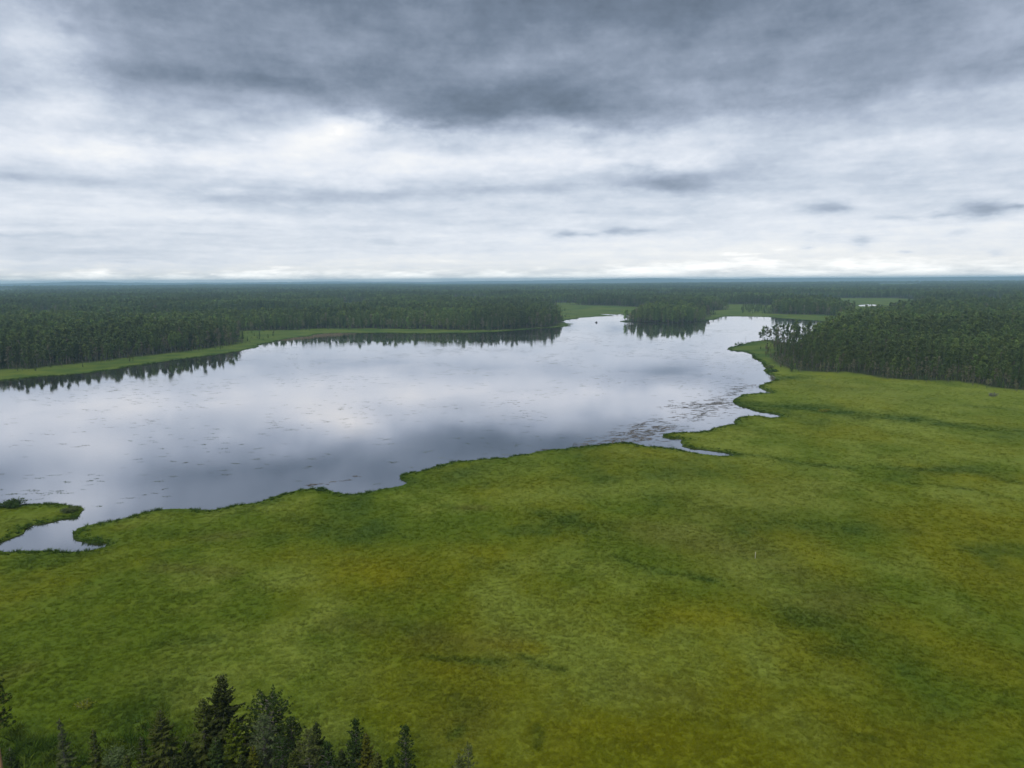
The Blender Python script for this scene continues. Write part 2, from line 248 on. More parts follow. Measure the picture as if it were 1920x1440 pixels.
def inside(x, y, poly):
    r = np.zeros(x.shape, bool)
    p = np.asarray(poly)
    lo, hi = p.min(0), p.max(0)
    m = (x >= lo[0]) & (x <= hi[0]) & (y >= lo[1]) & (y <= hi[1])
    xs, ys = x[m], y[m]
    rr = np.zeros(xs.shape, bool)
    q = np.roll(p, -1, axis=0)
    for (x0, y0), (x1, y1) in zip(p, q):
        if y0 == y1:
            continue
        c = ((y0 > ys) != (y1 > ys)) & (xs < (x1 - x0) * (ys - y0) / (y1 - y0) + x0)
        rr ^= c
    r[m] = rr
    return r


def seg_dist(x, y, line):
    d = np.full(x.shape, 1e9)
    for (x0, y0), (x1, y1) in zip(line[:-1], line[1:]):
        ex, ey = x1 - x0, y1 - y0
        t = np.clip(((x - x0) * ex + (y - y0) * ey) / (ex * ex + ey * ey + 1e-9), 0, 1)
        d = np.minimum(d, np.hypot(x - x0 - t * ex, y - y0 - t * ey))
    return d


def crinkle(poly, seed, amp=0.11, k=0.0075, smin=0.8):
    """breaks a traced outline into a natural, uneven shoreline"""
    r = random.Random(seed)
    pts = [tuple(p) for p in poly]
    done = False
    while not done:
        done = True
        out = []
        for (x0, y0), (x1, y1) in zip(pts, pts[1:] + pts[:1]):
            out.append((x0, y0))
            L = math.hypot(x1 - x0, y1 - y0)
            lim = max(smin, k * math.hypot(x0, y0))
            if L > 2 * lim:
                done = False
                t = r.uniform(0.4, 0.6)
                o = r.uniform(-1, 1) * amp * min(L, 10 * lim)
                out.append((x0 + (x1 - x0) * t - (y1 - y0) / L * o, y0 + (y1 - y0) * t + (x1 - x0) / L * o))
        pts = out
    return pts


LAKE_S = crinkle(LAKE, 3)
POND_S = [crinkle(p, 5 + i, 0.1) for i, p in enumerate(PONDS)]
WATERS = [LAKE_S] + POND_S


def in_water(x, y):
    r = np.zeros(x.shape, bool)
    for w in WATERS:
        r |= inside(x, y, w)
    return r


def in_open(x, y, rag=0.0):
    if rag:
        k = rag * np.clip(np.hypot(x, y) / 500.0, 0.6, 3.0)
        x, y = x + k * (fbm(x / 16, y / 16, 301, 3) - 0.5), y + 2.5 * k * (fbm(x / 13 + 9, y / 21, 302, 3) - 0.5)
    r = np.zeros(x.shape, bool)
    for o in OPEN:
        r |= inside(x, y, o)
    return r


def clearing(x, y):
    r = np.hypot(x, y)
    return (fbm(x / 420.0, y / 260.0, 311, 3, 0.45) > 0.67) & (r > 1150)


def tree_of(polys, step):
    pts = []
    for p in polys:
        for (x0, y0), (x1, y1) in zip(p, p[1:] + p[:1]):
            n = max(1, int(math.hypot(x1 - x0, y1 - y0) / max(step, 0.004 * math.hypot(x0, y0))))
            for i in range(n):
                pts.append((x0 + (x1 - x0) * i / n, y0 + (y1 - y0) * i / n))
    t = kdtree.KDTree(len(pts))
    for i, p in enumerate(pts):
        t.insert((p[0], p[1], 0), i)
    t.balance()
    return t


SHORE_T = tree_of(WATERS, 0.8)
EDGE_T = tree_of([list(map(tuple, o)) for o in OPEN], 3.0)


def near(t, x, y):
    return np.array([t.find((float(a), float(b), 0.0))[2] for a, b in zip(x, y)])


def hill_z(x, y):
    r = np.hypot(x, y)
    az = np.degrees(np.arctan2(x, y))
    ra = np.array([p[0] for p in RIDGE])
    re = np.array([p[1] for p in RIDGE])
    e = np.interp(az, ra, re)
    crest = CAM_Z + 20000.0 * np.tan(np.radians(e)) + 12.0 * (fbm(az / 1.3, az * 0 + 5, 77, 3) - 0.45)
    z = np.maximum(crest, 25.0) * np.exp(-((r - 20000.0) / 2300.0) ** 2)
    z = z + np.clip(40.0 * (fbm(x / 2600 + 3, y / 1500, 11, 3) - 0.35), 0, 14) * sstep(3500, 9000, r) * (1 - sstep(13000, 16500, r))
    z = z + 11.0 * (fbm(x / 900, y / 420, 21, 3) - 0.35) * sstep(1300, 2600, r) * (1 - sstep(3500, 6000, r))
    return z


def land_z(x, y, dshore):
    r = np.hypot(x, y)
    z = 0.16 + 0.22 * sstep(0, 4, dshore)
    z = z + 0.32 * (fbm(x / 9.0, y / 7.0, 5, 3) - 0.5) * sstep(0.5, 6, dshore) + 0.10 * (fbm(x / 2.1, y / 1.7, 6, 2) - 0.5) * sstep(0.5, 3, dshore)
    return z + np.where(r > 1250, np.maximum(hill_z(x, y), 0.0), 0.0) * sstep(40, 260, dshore)


# ---------------------------------------------------------------- plant cover colours (varied by noise, distance and traced lines)
C_GREEN = np.array([0.082, 0.122, 0.007])
C_YELLOW = np.array([0.150, 0.154, 0.004])
C_PALE = np.array([0.156, 0.196, 0.028])
C_BROWN = np.array([0.110, 0.112, 0.022])
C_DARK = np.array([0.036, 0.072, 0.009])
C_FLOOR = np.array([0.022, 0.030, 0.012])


def lerp(a, b, w):
    return a + (b - a) * w[:, None]


def feat(x, y, L, wob):
    f = np.zeros(x.shape)
    for line, w, s in L:
        c = np.asarray(line)
        m = (x > c[:, 0].min() - 3 * w - 3) & (x < c[:, 0].max() + 3 * w + 3) & (y > c[:, 1].min() - 3 * w - 3) & (y < c[:, 1].max() + 3 * w + 3)
        if m.any():
            d = seg_dist(x[m], y[m], line) * (0.35 + 1.1 * wob[m])
            f[m] = np.maximum(f[m], s * np.exp(-(d / w) ** 2))
    return f


def plant_colour(x, y, dshore, dopen):
    """colour of the bog plants at a place; dopen > 0 inside the forest"""
    a = fbm(x / 34.0, y / 48.0, 41, 5, 0.55)
    b = fbm(x / 21.0 + 5, y / 27.0, 52, 5, 0.6)
    c = fbm(x / 60.0, y / 90.0 + 7, 63, 5, 0.55)
    f = fbm(x / 3.2, y / 3.6, 74, 4, 0.6)
    col = np.tile(C_GREEN, (len(x), 1))
    col = lerp(col, C_YELLOW, np.clip((a - 0.45) * 4.5, 0, 1) * 0.65)
    col = lerp(col, C_PALE, np.clip((b - 0.52) * 5.5, 0, 1) * 0.85)
    col = lerp(col, C_BROWN, np.clip((c - 0.55) * 4.0, 0, 1) * 0.28)
    col = lerp(col, C_DARK, np.clip((0.43 - b) * 5.5, 0, 1) * 0.72)
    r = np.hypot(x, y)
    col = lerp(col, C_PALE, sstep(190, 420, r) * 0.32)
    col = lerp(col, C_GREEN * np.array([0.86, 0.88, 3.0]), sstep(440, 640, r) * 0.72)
    col = lerp(col, C_PALE, feat(x, y, PALE, f))
    col = lerp(col, C_YELLOW, feat(x, y, YELLOW, f))
    col = lerp(col, C_BROWN * 0.92, 0.8 * feat(x, y, BROWN, f))
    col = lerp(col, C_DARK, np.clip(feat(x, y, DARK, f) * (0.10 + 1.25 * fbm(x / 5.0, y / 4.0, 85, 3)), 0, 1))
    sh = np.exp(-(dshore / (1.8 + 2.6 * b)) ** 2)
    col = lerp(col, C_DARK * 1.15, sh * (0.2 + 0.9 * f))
    col = col * (0.92 + 0.16 * f)[:, None]
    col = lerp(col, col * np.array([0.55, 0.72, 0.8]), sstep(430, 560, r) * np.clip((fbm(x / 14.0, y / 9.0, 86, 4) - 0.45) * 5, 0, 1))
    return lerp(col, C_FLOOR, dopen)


# ---------------------------------------------------------------- mesh helpers
def mesh_np(name, v, f, smooth=False):
    """v: (n,3), f: (m,3) triangles"""
    v = np.asarray(v, np.float32).reshape(-1, 3)
    f = np.asarray(f, np.int32).reshape(-1, 3)
    me = bpy.data.meshes.new(name)
    me.vertices.add(len(v))
    me.vertices.foreach_set('co', v.ravel())
    me.loops.add(len(f) * 3)
    me.loops.foreach_set('vertex_index', f.ravel())
    me.polygons.add(len(f))
    me.polygons.foreach_set('loop_start', np.arange(0, len(f) * 3, 3, dtype=np.int32))
    if smooth:
        me.polygons.foreach_set('use_smooth', np.ones(len(f), bool))
    me.update()
    me.validate()
    return me


def put(name, me, mat=None, parent=None, loc=None, **props):
    o = bpy.data.objects.new(name, me)
    COL.objects.link(o)
    if mat is not None and me is not None and not me.materials:
        me.materials.append(mat)
    if parent is not None:
        o.parent = parent
    if loc is not None:
        o.location = loc
    for k, val in props.items():
        if val is not None:
            o[k] = val
    return o


def point_attr(me, name, data, kind):
    a = me.attributes.new(name, kind, 'POINT')
    key = {'FLOAT': 'value', 'INT': 'value', 'FLOAT_COLOR': 'color', 'FLOAT_VECTOR': 'vector'}[kind]
    a.data.foreach_set(key, np.ascontiguousarray(data).ravel())


class Mesh:
    """collects triangles"""
    def __init__(self):
        self.v, self.f, self.n = [], [], 0

    def add(self, v, f):
        v = np.asarray(v, float).reshape(-1, 3)
        self.v.append(v)
        self.f.append(np.asarray(f, int).reshape(-1, 3) + self.n)
        self.n += len(v)

    def tris(self, v):
        v = np.asarray(v, float).reshape(-1, 3)
        self.add(v, np.arange(len(v)).reshape(-1, 3))

    def tube(self, pts, radii, sides=6, cap=True):
        pts = np.asarray(pts, float)
        radii = np.asarray(radii, float)
        n = len(pts)
        t = np.gradient(pts, axis=0)
        t /= np.linalg.norm(t, axis=1)[:, None] + 1e-9
        ref = np.where(np.abs(t[:, 2:3]) > 0.9, np.array([[1.0, 0, 0]]), np.array([[0, 0, 1.0]]))
        u = np.cross(t, ref)
        u /= np.linalg.norm(u, axis=1)[:, None] + 1e-9
        w = np.cross(t, u)
        an = np.linspace(0, 2 * np.pi, sides, endpoint=False)
        ring = pts[:, None, :] + radii[:, None, None] * (np.cos(an)[None, :, None] * u[:, None, :] + np.sin(an)[None, :, None] * w[:, None, :])
        v = ring.reshape(-1, 3)
        f = []
        for i in range(n - 1):
            for j in range(sides):
                a, b = i * sides + j, i * sides + (j + 1) % sides
                f += [(a, b, b + sides), (a, b + sides, a + sides)]
        if cap:
            for j in range(1, sides - 1):
                f.append(((n - 1) * sides, (n - 1) * sides + j, (n - 1) * sides + j + 1))
        self.add(v, f)

    def make(self, name, smooth=False):
        return mesh_np(name, np.concatenate(self.v), np.concatenate(self.f), smooth)


def unit(v):
    return v / (np.linalg.norm(v, axis=-1, keepdims=True) + 1e-9)


# ---------------------------------------------------------------- materials
def new_mat(name):
    m = bpy.data.materials.new(name)
    m.use_nodes = True
    m.node_tree.nodes.clear()
    return m, m.node_tree


def attr(nt, name, kind='GEOMETRY'):
    n = nt.nodes.new('ShaderNodeAttribute')
    n.attribute_name = name
    n.attribute_type = kind
    return n


def mix_col(nt, fac, a, b, mode='MIX'):
    n = nt.nodes.new('ShaderNodeMix')
    n.data_type = 'RGBA'
    n.blend_type = mode
    for s, v in ((n.inputs[0], fac), (n.inputs[6], a), (n.inputs[7], b)):
        if isinstance(v, X):
            nt.links.new(v.s, s)
        elif hasattr(v, 'links'):
            nt.links.new(v, s)
        else:
            s.default_value = v
    return n.outputs[2]


def out(nt, shader):
    o = nt.nodes.new('ShaderNodeOutputMaterial')
    nt.links.new(shader, o.inputs['Surface'])


def hsv(nt, col, h=0.5, s=1.0, v=1.0):
    n = nt.nodes.new('ShaderNodeHueSaturation')
    for k, val in (('Hue', h), ('Saturation', s), ('Value', v)):
        if isinstance(val, X):
            nt.links.new(val.s, n.inputs[k])
        else:
            n.inputs[k].default_value = val
    if hasattr(col, 'links'):
        nt.links.new(col, n.inputs['Color'])
    else:
        n.inputs['Color'].default_value = col
    return n.outputs[0]


def leafy(name, col, trans=0.30, var=0.5, hue=0.03, source=None, wob=0.9, tint=None, kamp=0.9, up=0.0):
    """foliage: diffuse plus translucent, varied from plant to plant and clump to clump"""
    m, nt = new_mat(name)
    oi = nt.nodes.new('ShaderNodeObjectInfo')
    rnd = X(nt, oi.outputs['Random'])
    geo = nt.nodes.new('ShaderNodeNewGeometry')
    nz = noise(nt, geo.outputs['Position'], wob, 2.0, 0.6)
    k = X(nt, nz.outputs['Fac'])
    if source:
        c0 = attr(nt, source, 'INSTANCER').outputs['Color']
    elif tint:
        c0 = mix_col(nt, attr(nt, 'tint', 'INSTANCER').outputs['Fac'], (*col, 1), (*[c * 1.85 * t for c, t in zip(col, (0.95, 1.0, 0.85))], 1))
    else:
        c0 = (*col, 1)
    val = rnd.ma(var, 1.0 - var * 0.5) * k.ma(kamp, 1.0 - kamp * 0.5)
    hu = (rnd * 7.31).op('FRACT').ma(hue, 0.5 - hue * 0.5)
    c = hsv(nt, c0, hu, 1.0, val)
    d = nt.nodes.new('ShaderNodeBsdfDiffuse')
    t = nt.nodes.new('ShaderNodeBsdfTranslucent')
    nt.links.new(c, d.inputs['Color'])
    nt.links.new(c, t.inputs['Color'])
    if up:      # short dense grass: blades take the light of the sward they stand in
        vm = nt.nodes.new('ShaderNodeMix')
        vm.data_type = 'VECTOR'
        vm.inputs[0].default_value = up
        nt.links.new(geo.outputs['Normal'], vm.inputs[4])
        vm.inputs[5].default_value = (0, 0, 1)
        vn = nt.nodes.new('ShaderNodeVectorMath')
        vn.operation = 'NORMALIZE'
        nt.links.new(vm.outputs[1], vn.inputs[0])
        nt.links.new(vn.outputs[0], d.inputs['Normal'])
    mx = nt.nodes.new('ShaderNodeMixShader')
    mx.inputs[0].default_value = trans
    nt.links.new(d.outputs[0], mx.inputs[1])
    nt.links.new(t.outputs[0], mx.inputs[2])
    out(nt, mx.outputs[0])
    return m


def bark(name, c1, c2, scale=1.2):
    m, nt = new_mat(name)
    geo = nt.nodes.new('ShaderNodeNewGeometry')
    mp = nt.nodes.new('ShaderNodeMapping')
    mp.inputs['Scale'].default_value = (1, 1, 0.35)
    nt.links.new(geo.outputs['Position'], mp.inputs['Vector'])
    nz = noise(nt, mp.outputs[0], scale, 4.0, 0.65)
    oi = nt.nodes.new('ShaderNodeObjectInfo')
    c = ramp(nt, nz.outputs['Fac'], [(0.35, (*c1, 1)), (0.65, (*c2, 1))])
    c = hsv(nt, c, 0.5, 1.0, X(nt, oi.outputs['Random']).ma(0.6, 0.7))
    b = nt.nodes.new('ShaderNodeBsdfPrincipled')
    b.inputs['Roughness'].default_value = 0.9
    nt.links.new(c, b.inputs['Base Color'])
    out(nt, b.outputs[0])
    return m


def ground_mat():
    m, nt = new_mat('bog_ground')
    a = attr(nt, 'plants')
    geo = nt.nodes.new('ShaderNodeNewGeometry')
    n1 = noise(nt, geo.outputs['Position'], 1.9, 5.0, 0.65)
    n2 = noise(nt, geo.outputs['Position'], 0.22, 4.0, 0.6)
    val = X(nt, n1.outputs['Fac']).ma(0.45, 0.78) * X(nt, n2.outputs['Fac']).ma(0.3, 0.85)
    hu = X(nt, n2.outputs['Fac']).ma(-0.03, 0.515)
    c = hsv(nt, a.outputs['Color'], hu, 1.0, val)
    b = nt.nodes.new('ShaderNodeBsdfPrincipled')
    b.inputs['Roughness'].default_value = 0.95
    b.inputs['Specular IOR Level'].default_value = 0.1
    nt.links.new(c, b.inputs['Base Color'])
    bp = nt.nodes.new('ShaderNodeBump')
    bp.inputs['Strength'].default_value = 0.35
    bp.inputs['Distance'].default_value = 0.25
    nt.links.new(n1.outputs['Fac'], bp.inputs['Height'])
    nt.links.new(bp.outputs[0], b.inputs['Normal'])
    out(nt, b.outputs[0])
    return m


def water_mat():
    m, nt = new_mat('lake_water')
    geo = nt.nodes.new('ShaderNodeNewGeometry')
    n1 = noise(nt, geo.outputs['Position'], 1.3, 3.0, 0.6)
    n2 = noise(nt, geo.outputs['Position'], 0.02, 3.0, 0.5)
    bp = nt.nodes.new('ShaderNodeBump')
    bp.inputs['Strength'].default_value = 1.0
    bp.inputs['Distance'].default_value = 0.004
    nt.links.new(n1.outputs['Fac'], bp.inputs['Height'])
    lw = nt.nodes.new('ShaderNodeLayerWeight')
    lw.inputs['Blend'].default_value = 0.5
    fac = X(nt, lw.outputs['Facing']).op('POWER', 3.5).ma(0.50, 0.48)
    gl = nt.nodes.new('ShaderNodeBsdfGlossy')
    gl.inputs['Color'].default_value = (1.0, 0.985, 1.0, 1)
    rough = X(nt, n2.outputs['Fac']).op('SUBTRACT', 0.4).op('MAXIMUM', 0.0).ma(0.25, 0.02)
    nt.links.new(rough.s, gl.inputs['Roughness'])
    nt.links.new(bp.outputs[0], gl.inputs['Normal'])
    df = nt.nodes.new('ShaderNodeBsdfDiffuse')
    df.inputs['Color'].default_value = (0.016, 0.017, 0.020, 1)
    mx = nt.nodes.new('ShaderNodeMixShader')
    nt.links.new(fac.s, mx.inputs[0])
    nt.links.new(df.outputs[0], mx.inputs[1])
    nt.links.new(gl.outputs[0], mx.inputs[2])
    out(nt, mx.outputs[0])
    return m


def hill_mat():
    m, nt = new_mat('far_forest_cover')
    geo = nt.nodes.new('ShaderNodeNewGeometry')
    mp = nt.nodes.new('ShaderNodeMapping')
    mp.inputs['Scale'].default_value = (0.004, 0.0016, 0.004)
    nt.links.new(geo.outputs['Position'], mp.inputs['Vector'])
    nz = noise(nt, mp.outputs[0], 1.0, 6.0, 0.65)
    c = ramp(nt, nz.outputs['Fac'], [(0.3, (0.020, 0.032, 0.016, 1)), (0.62, (0.035, 0.050, 0.022, 1)), (0.75, (0.07, 0.085, 0.035, 1))])
    d = nt.nodes.new('ShaderNodeBsdfDiffuse')
    nt.links.new(c, d.inputs['Color'])
    out(nt, d.outputs[0])
    return m


M_GROUND, M_WATER, M_HILL = ground_mat(), water_mat(), hill_mat()

# ---------------------------------------------------------------- water
def sheet(name, pts, z, mat, label, cat):
    me = bpy.data.meshes.new(name)
    me.from_pydata([(x, y, z) for x, y in pts], [], [tuple(range(len(pts)))])
    return put(name, me, mat, kind='structure', label=label)


sheet('water', [(-1600, 100), (1500, 100), (1500, 2100), (-1600, 2100)], 0.0, M_WATER, 'still lake mirroring grey and white clouds', 'lake')

# ---------------------------------------------------------------- ground sheet, cut along the shorelines
def polar(r0, r1, dr, da0, half, seed):
    rs = [r0]
    while rs[-1] < r1:
        rs.append(rs[-1] * (1 + dr))
    g = np.random.default_rng(seed)
    P = []
    an = np.arange(-half, half, da0)
    for i, r in enumerate(rs):
        a = an + (0.5 * da0 if i % 2 else 0) + g.uniform(-.25, .25, len(an)) * da0
        rr = r * (1 + g.uniform(-.3, .3, len(an)) * dr)
        P.append(np.stack([np.sin(a) * rr, np.cos(a) * rr], 1))
    return np.concatenate(P)


G_MAX = 9000.0
pts = np.concatenate([polar(58, 640, 0.011, 0.0105, RAD(47), 1), polar(650, 2100, 0.016, 0.014, RAD(47), 2), polar(2150, 8600, 0.03, 0.022, RAD(50), 3)])
back = []
for r in (4, 12, 30, 60, 140, 320, 800, 2000, 5000, 8600):
    for k in range(40):
        a = RAD(52) + (2 * math.pi - RAD(104)) * k / 39
        back.append((math.sin(a) * r, math.cos(a) * r))
for r in (3, 8, 20, 40):
    for k in range(9):
        a = RAD(-44 + 11 * k)
        back.append((math.sin(a) * r, math.cos(a) * r))
for k in range(60):
    a = 2 * math.pi * (k + 0.5) / 60
    back.append((math.sin(a) * G_MAX, math.cos(a) * G_MAX))
pts = np.concatenate([pts, np.array(back)])
ds = near(SHORE_T, pts[:, 0], pts[:, 1])
keep = (ds > np.maximum(0.5, 0.004 * np.hypot(pts[:, 0], pts[:, 1]))) & ~in_water(pts[:, 0], pts[:, 1])
pts = pts[keep]
allp = [Vector(p) for p in pts]
edges = []
for w in WATERS:
    b = len(allp)
    allp += [Vector(p) for p in w]
    edges += [(b + i, b + (i + 1) % len(w)) for i in range(len(w))]
cv, ce, cf, ov, oe, of = delaunay_2d_cdt(allp, edges, [], 0, 1e-4)
cv = np.array([tuple(p) for p in cv])
cf = np.array([f for f in cf if len(f) == 3])
cen = cv[cf].mean(1)
cf = cf[~in_water(cen[:, 0], cen[:, 1])]
dsh = near(SHORE_T, cv[:, 0], cv[:, 1])
gx, gy = cv[:, 0], cv[:, 1]
gz = land_z(gx, gy, dsh)
opn = in_open(gx, gy)
ded = near(EDGE_T, gx, gy)
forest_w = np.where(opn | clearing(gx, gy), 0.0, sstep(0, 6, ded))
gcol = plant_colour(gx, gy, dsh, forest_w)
# bank: the shoreline edge drops below the water
ev = {}
for a, b, c in cf:
    for e in ((a, b), (b, c), (c, a)):
        k = (min(e), max(e))
        ev[k] = ev.get(k, 0) + 1
onshore = dsh < 0.02
bank = [k for k, n in ev.items() if n == 1 and onshore[k[0]] and onshore[k[1]]]
bidx = {}
bv, bf = [], []
for a, b in bank:
    for i in (a, b):
        if i not in bidx:
            bidx[i] = len(cv) + len(bv)
            bv.append((gx[i], gy[i], -0.35))
    bf += [(a, b, bidx[b]), (a, bidx[b], bidx[a])]
V3 = np.concatenate([np.column_stack([gx, gy, gz]), np.array(bv)])
F3 = np.concatenate([cf, np.array(bf)])
me = mesh_np('ground', V3, F3, True)
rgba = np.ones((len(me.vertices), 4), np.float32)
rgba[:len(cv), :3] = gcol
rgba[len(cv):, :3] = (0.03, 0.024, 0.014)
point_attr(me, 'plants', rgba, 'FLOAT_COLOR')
put('ground', me, M_GROUND, kind='structure', label='green and yellow bog meadow with forest floor behind it')

# far hills: the land beyond the plain
HV, HF = [], []
azs = np.radians(np.linspace(-52, 52, 420))
rs = np.concatenate([np.linspace(8800, 15000, 26), np.linspace(15200, 24500, 40)])
AA, RR = np.meshgrid(azs, rs)
hx, hy = np.sin(AA).ravel() * RR.ravel(), np.cos(AA).ravel() * RR.ravel()
hz = hill_z(hx, hy) + 3.0 * (fbm(hx / 160, hy / 120, 91, 2)) - 4.0 * (RR.ravel() < 8900)
n = len(azs)
for i in range(len(rs) - 1):
    a = np.arange(n - 1) + i * n
    HF.append(np.stack([a, a + 1, a + n + 1], 1))
    HF.append(np.stack([a, a + n + 1, a + n], 1))
put('hills', mesh_np('hills', np.column_stack([hx, hy, hz + 0.4]), np.concatenate(HF), True), M_HILL, kind='structure', label='low blue wooded hills along the horizon')

# ---------------------------------------------------------------- plant materials
M_GRASS = leafy('grass_blades', None, 0.15, 0.12, 0.012, source='plants', wob=0.5, kamp=0.3, up=0.85)
M_SEDGE = leafy('sedge_blades', None, 0.30, 0.40, 0.02, source='plants', wob=0.5)
M_PINE = leafy('pine_needles', (0.088, 0.118, 0.046), 0.18, 0.28, 0.03, wob=0.45, kamp=0.6, tint=True)
M_SPRUCE = leafy('spruce_needles', (0.068, 0.100, 0.041), 0.18, 0.28, 0.02, wob=0.45, kamp=0.6, tint=True)
M_BIRCH = leafy('birch_leaves', (0.112, 0.156, 0.050), 0.25, 0.30, 0.03, wob=0.45, kamp=0.6, tint=True)
M_GREYP = leafy('sparse_pine_needles', (0.138, 0.132, 0.090), 0.2, 0.30, 0.03, wob=0.45, kamp=0.6, tint=True)
M_BARK_PINE = bark('pine_bark', (0.09, 0.07, 0.055), (0.17, 0.14, 0.11))
M_BARK_GREY = bark('grey_bark', (0.12, 0.115, 0.10), (0.21, 0.20, 0.18))
M_BARK_BIRCH = bark('birch_bark', (0.16, 0.155, 0.14), (0.33, 0.32, 0.30))
M_BARK_DARK = bark('spruce_bark', (0.10, 0.085, 0.07), (0.22, 0.20, 0.18), 4.0)


# ---------------------------------------------------------------- forest tree shapes (seen from 350 m and more)
def leaf_cloud(g, centres, size, k=4, up=0.35):
    """k leaf-clump triangles round each centre"""
    c = np.repeat(np.asarray(centres), k, 0)
    s = np.repeat(np.asarray(size), k)[:, None, None]
    o = g.normal(size=(len(c), 3, 3)) * 0.62
    o[:, :, 2] *= 0.75
    shift = g.normal(size=(len(c), 1, 3)) * 0.45
    return (c[:, None, :] + s * (o + shift)).reshape(-1, 3)


def trunk_mesh(g, h, r, lean=0.012, sides=6, limbs=None):
    m = Mesh()
    n = 6
    t = np.linspace(0, 1, n)
    bx, by = g.normal(size=2) * lean * h
    p = np.column_stack([bx * t ** 2, by * t ** 2, t * h * 0.985 - 0.3 * (t == 0)])
    m.tube(p, r * (1.15 - 1.05 * t), sides)
    for (z, a, L, rise) in (limbs or []):
        k = z / h
        b = np.array([bx * k * k, by * k * k, z])
        d = np.array([math.cos(a), math.sin(a), rise])
        m.tube([b, b + d * L * 0.5, b + d * L + np.array([0, 0, 0.15 * L])], [r * 0.3 * (1 - k) + 0.03, r * 0.2 * (1 - k) + 0.02, 0.012], 4)
    return m, (bx, by)


def forest_pine(seed, h, rad, base, n, size, flat=0.5, gap=0.0):
    """crown high on a bare trunk, built of separate boughs"""
    g = np.random.default_rng(seed)
    limbs, cen, siz = [], [], []
    nb = int(n / 9)
    for i in range(nb):
        u = g.uniform(0, 1)
        z = h * (base + (1 - base) * u ** 0.9)
        a = g.uniform(0, 2 * math.pi)
        prof = math.sin(math.pi * min(1, (0.16 + 0.84 * (1 - u)) ** flat)) ** 0.6 if u > 0.05 else 0.6
        prof = max(0.16, (1 - u) ** flat) * (0.55 + 0.45 * min(1, u * 4))
        L = rad * prof * g.uniform(0.65, 1.2)
        rise = g.uniform(-0.1, 0.45)
        if g.uniform() < 0.6:
            limbs.append((z, a, L * 0.9, rise))
        for k in range(9):
            s = g.uniform(0.35, 1.05)
            cen.append([math.cos(a) * L * s + g.normal() * 0.16 * rad, math.sin(a) * L * s + g.normal() * 0.16 * rad, z + rise * L * s + g.normal() * 0.25])
            siz.append(size * g.uniform(0.7, 1.25))
    for i in range(int(6 * max(1, n / 200))):
        cen.append([g.normal() * 0.12, g.normal() * 0.12, h * g.uniform(0.93, 1.0)])
        siz.append(size * 0.7)
    t, (bx, by) = trunk_mesh(g, h, 0.0075 * h + 0.02, limbs=limbs[:26])
    cen = np.array(cen)
    k = np.clip(cen[:, 2] / h, 0, 1) ** 2
    cen[:, 0] += bx * k
    cen[:, 1] += by * k
    c = Mesh()
    c.tris(leaf_cloud(g, cen, siz, 4))
    return t, c


def forest_spruce(seed, h, rad, base, n, size):
    g = np.random.default_rng(seed)
    u = g.uniform(0, 1, n) ** 0.72
    z = h * (1 - u * (1 - base))
    a = g.uniform(0, 2 * np.pi, n)
    lay = 0.75 + 0.35 * np.sin(z * 4.5 + 2.0 * np.sin(a * 2))
    r = rad * (0.07 + 0.93 * u ** 0.85) * np.sqrt(g.uniform(0.25, 1.0, n)) * lay
    cen = np.column_stack([np.cos(a) * r, np.sin(a) * r, z - 0.22 * r])
    c = Mesh()
    c.tris(leaf_cloud(g, cen, size * (0.55 + 0.55 * u), 4))
    t, _ = trunk_mesh(g, h, 0.010 * h + 0.02, 0.004)
    return t, c


def forest_birch(seed, h, rad, base, n, size):
    g = np.random.default_rng(seed)
    lobes = []
    for i in range(11):
        u = g.uniform(0.0, 1.0)
        zz = h * (base + (0.93 - base) * u)
        a = g.uniform(0, 2 * np.pi)
        rr = rad * (1 - 0.75 * abs(u - 0.38) ** 1.2) * 0.55
        lobes.append((math.cos(a) * rr, math.sin(a) * rr, zz, rad * g.uniform(0.34, 0.6)))
    lobes.append((0, 0, h * 0.92, rad * 0.4))
    cen = []
    for i in range(n):
        lx, ly, lz, lr = lobes[i % len(lobes)]
        d = unit(g.normal(size=3)) * lr * g.uniform(0.5, 1.05)
        cen.append([lx + d[0], ly + d[1], lz + d[2] * 1.25])
    c = Mesh()
    c.tris(leaf_cloud(g, cen, np.full(n, size) * g.uniform(0.7, 1.2, n), 4))
    limbs = [(lz - 1.0, math.atan2(ly, lx), math.hypot(lx, ly) + 0.2, 0.7) for lx, ly, lz, lr in lobes[:-1]]
    t, _ = trunk_mesh(g, h * 0.95, 0.0065 * h + 0.02, 0.01, limbs=limbs)
    return t, c


def dead_trunk(seed, h):
    g = np.random.default_rng(seed)
    limbs = [(h * g.uniform(0.35, 0.95), g.uniform(0, 6.28), g.uniform(0.5, 1.4), g.uniform(-0.2, 0.4)) for i in range(14)]
    t, _ = trunk_mesh(g, h, 0.012 * h + 0.03, 0.015, limbs=limbs)
    return t


# kinds: (name, trunk mesh, crown mesh, one joined mesh)
KINDS = []


def add_kind(species, t, c, mt, mc):
    tm = t.make(species + '_trunk', True)
    tm.materials.append(mt)
    cm = c.make(species + '_crown')
    cm.materials.append(mc)
    j = Mesh()
    j.add(np.concatenate(t.v), np.concatenate(t.f))
    nt_ = sum(len(f) for f in t.f)
    j.add(np.concatenate(c.v), np.concatenate(c.f))
    jm = j.make(species)
    jm.materials.append(mt)
    jm.materials.append(mc)
    idx = np.zeros(len(jm.polygons), np.int32)
    idx[nt_:] = 1
    jm.polygons.foreach_set('material_index', idx)
    KINDS.append((species, tm, cm, jm))


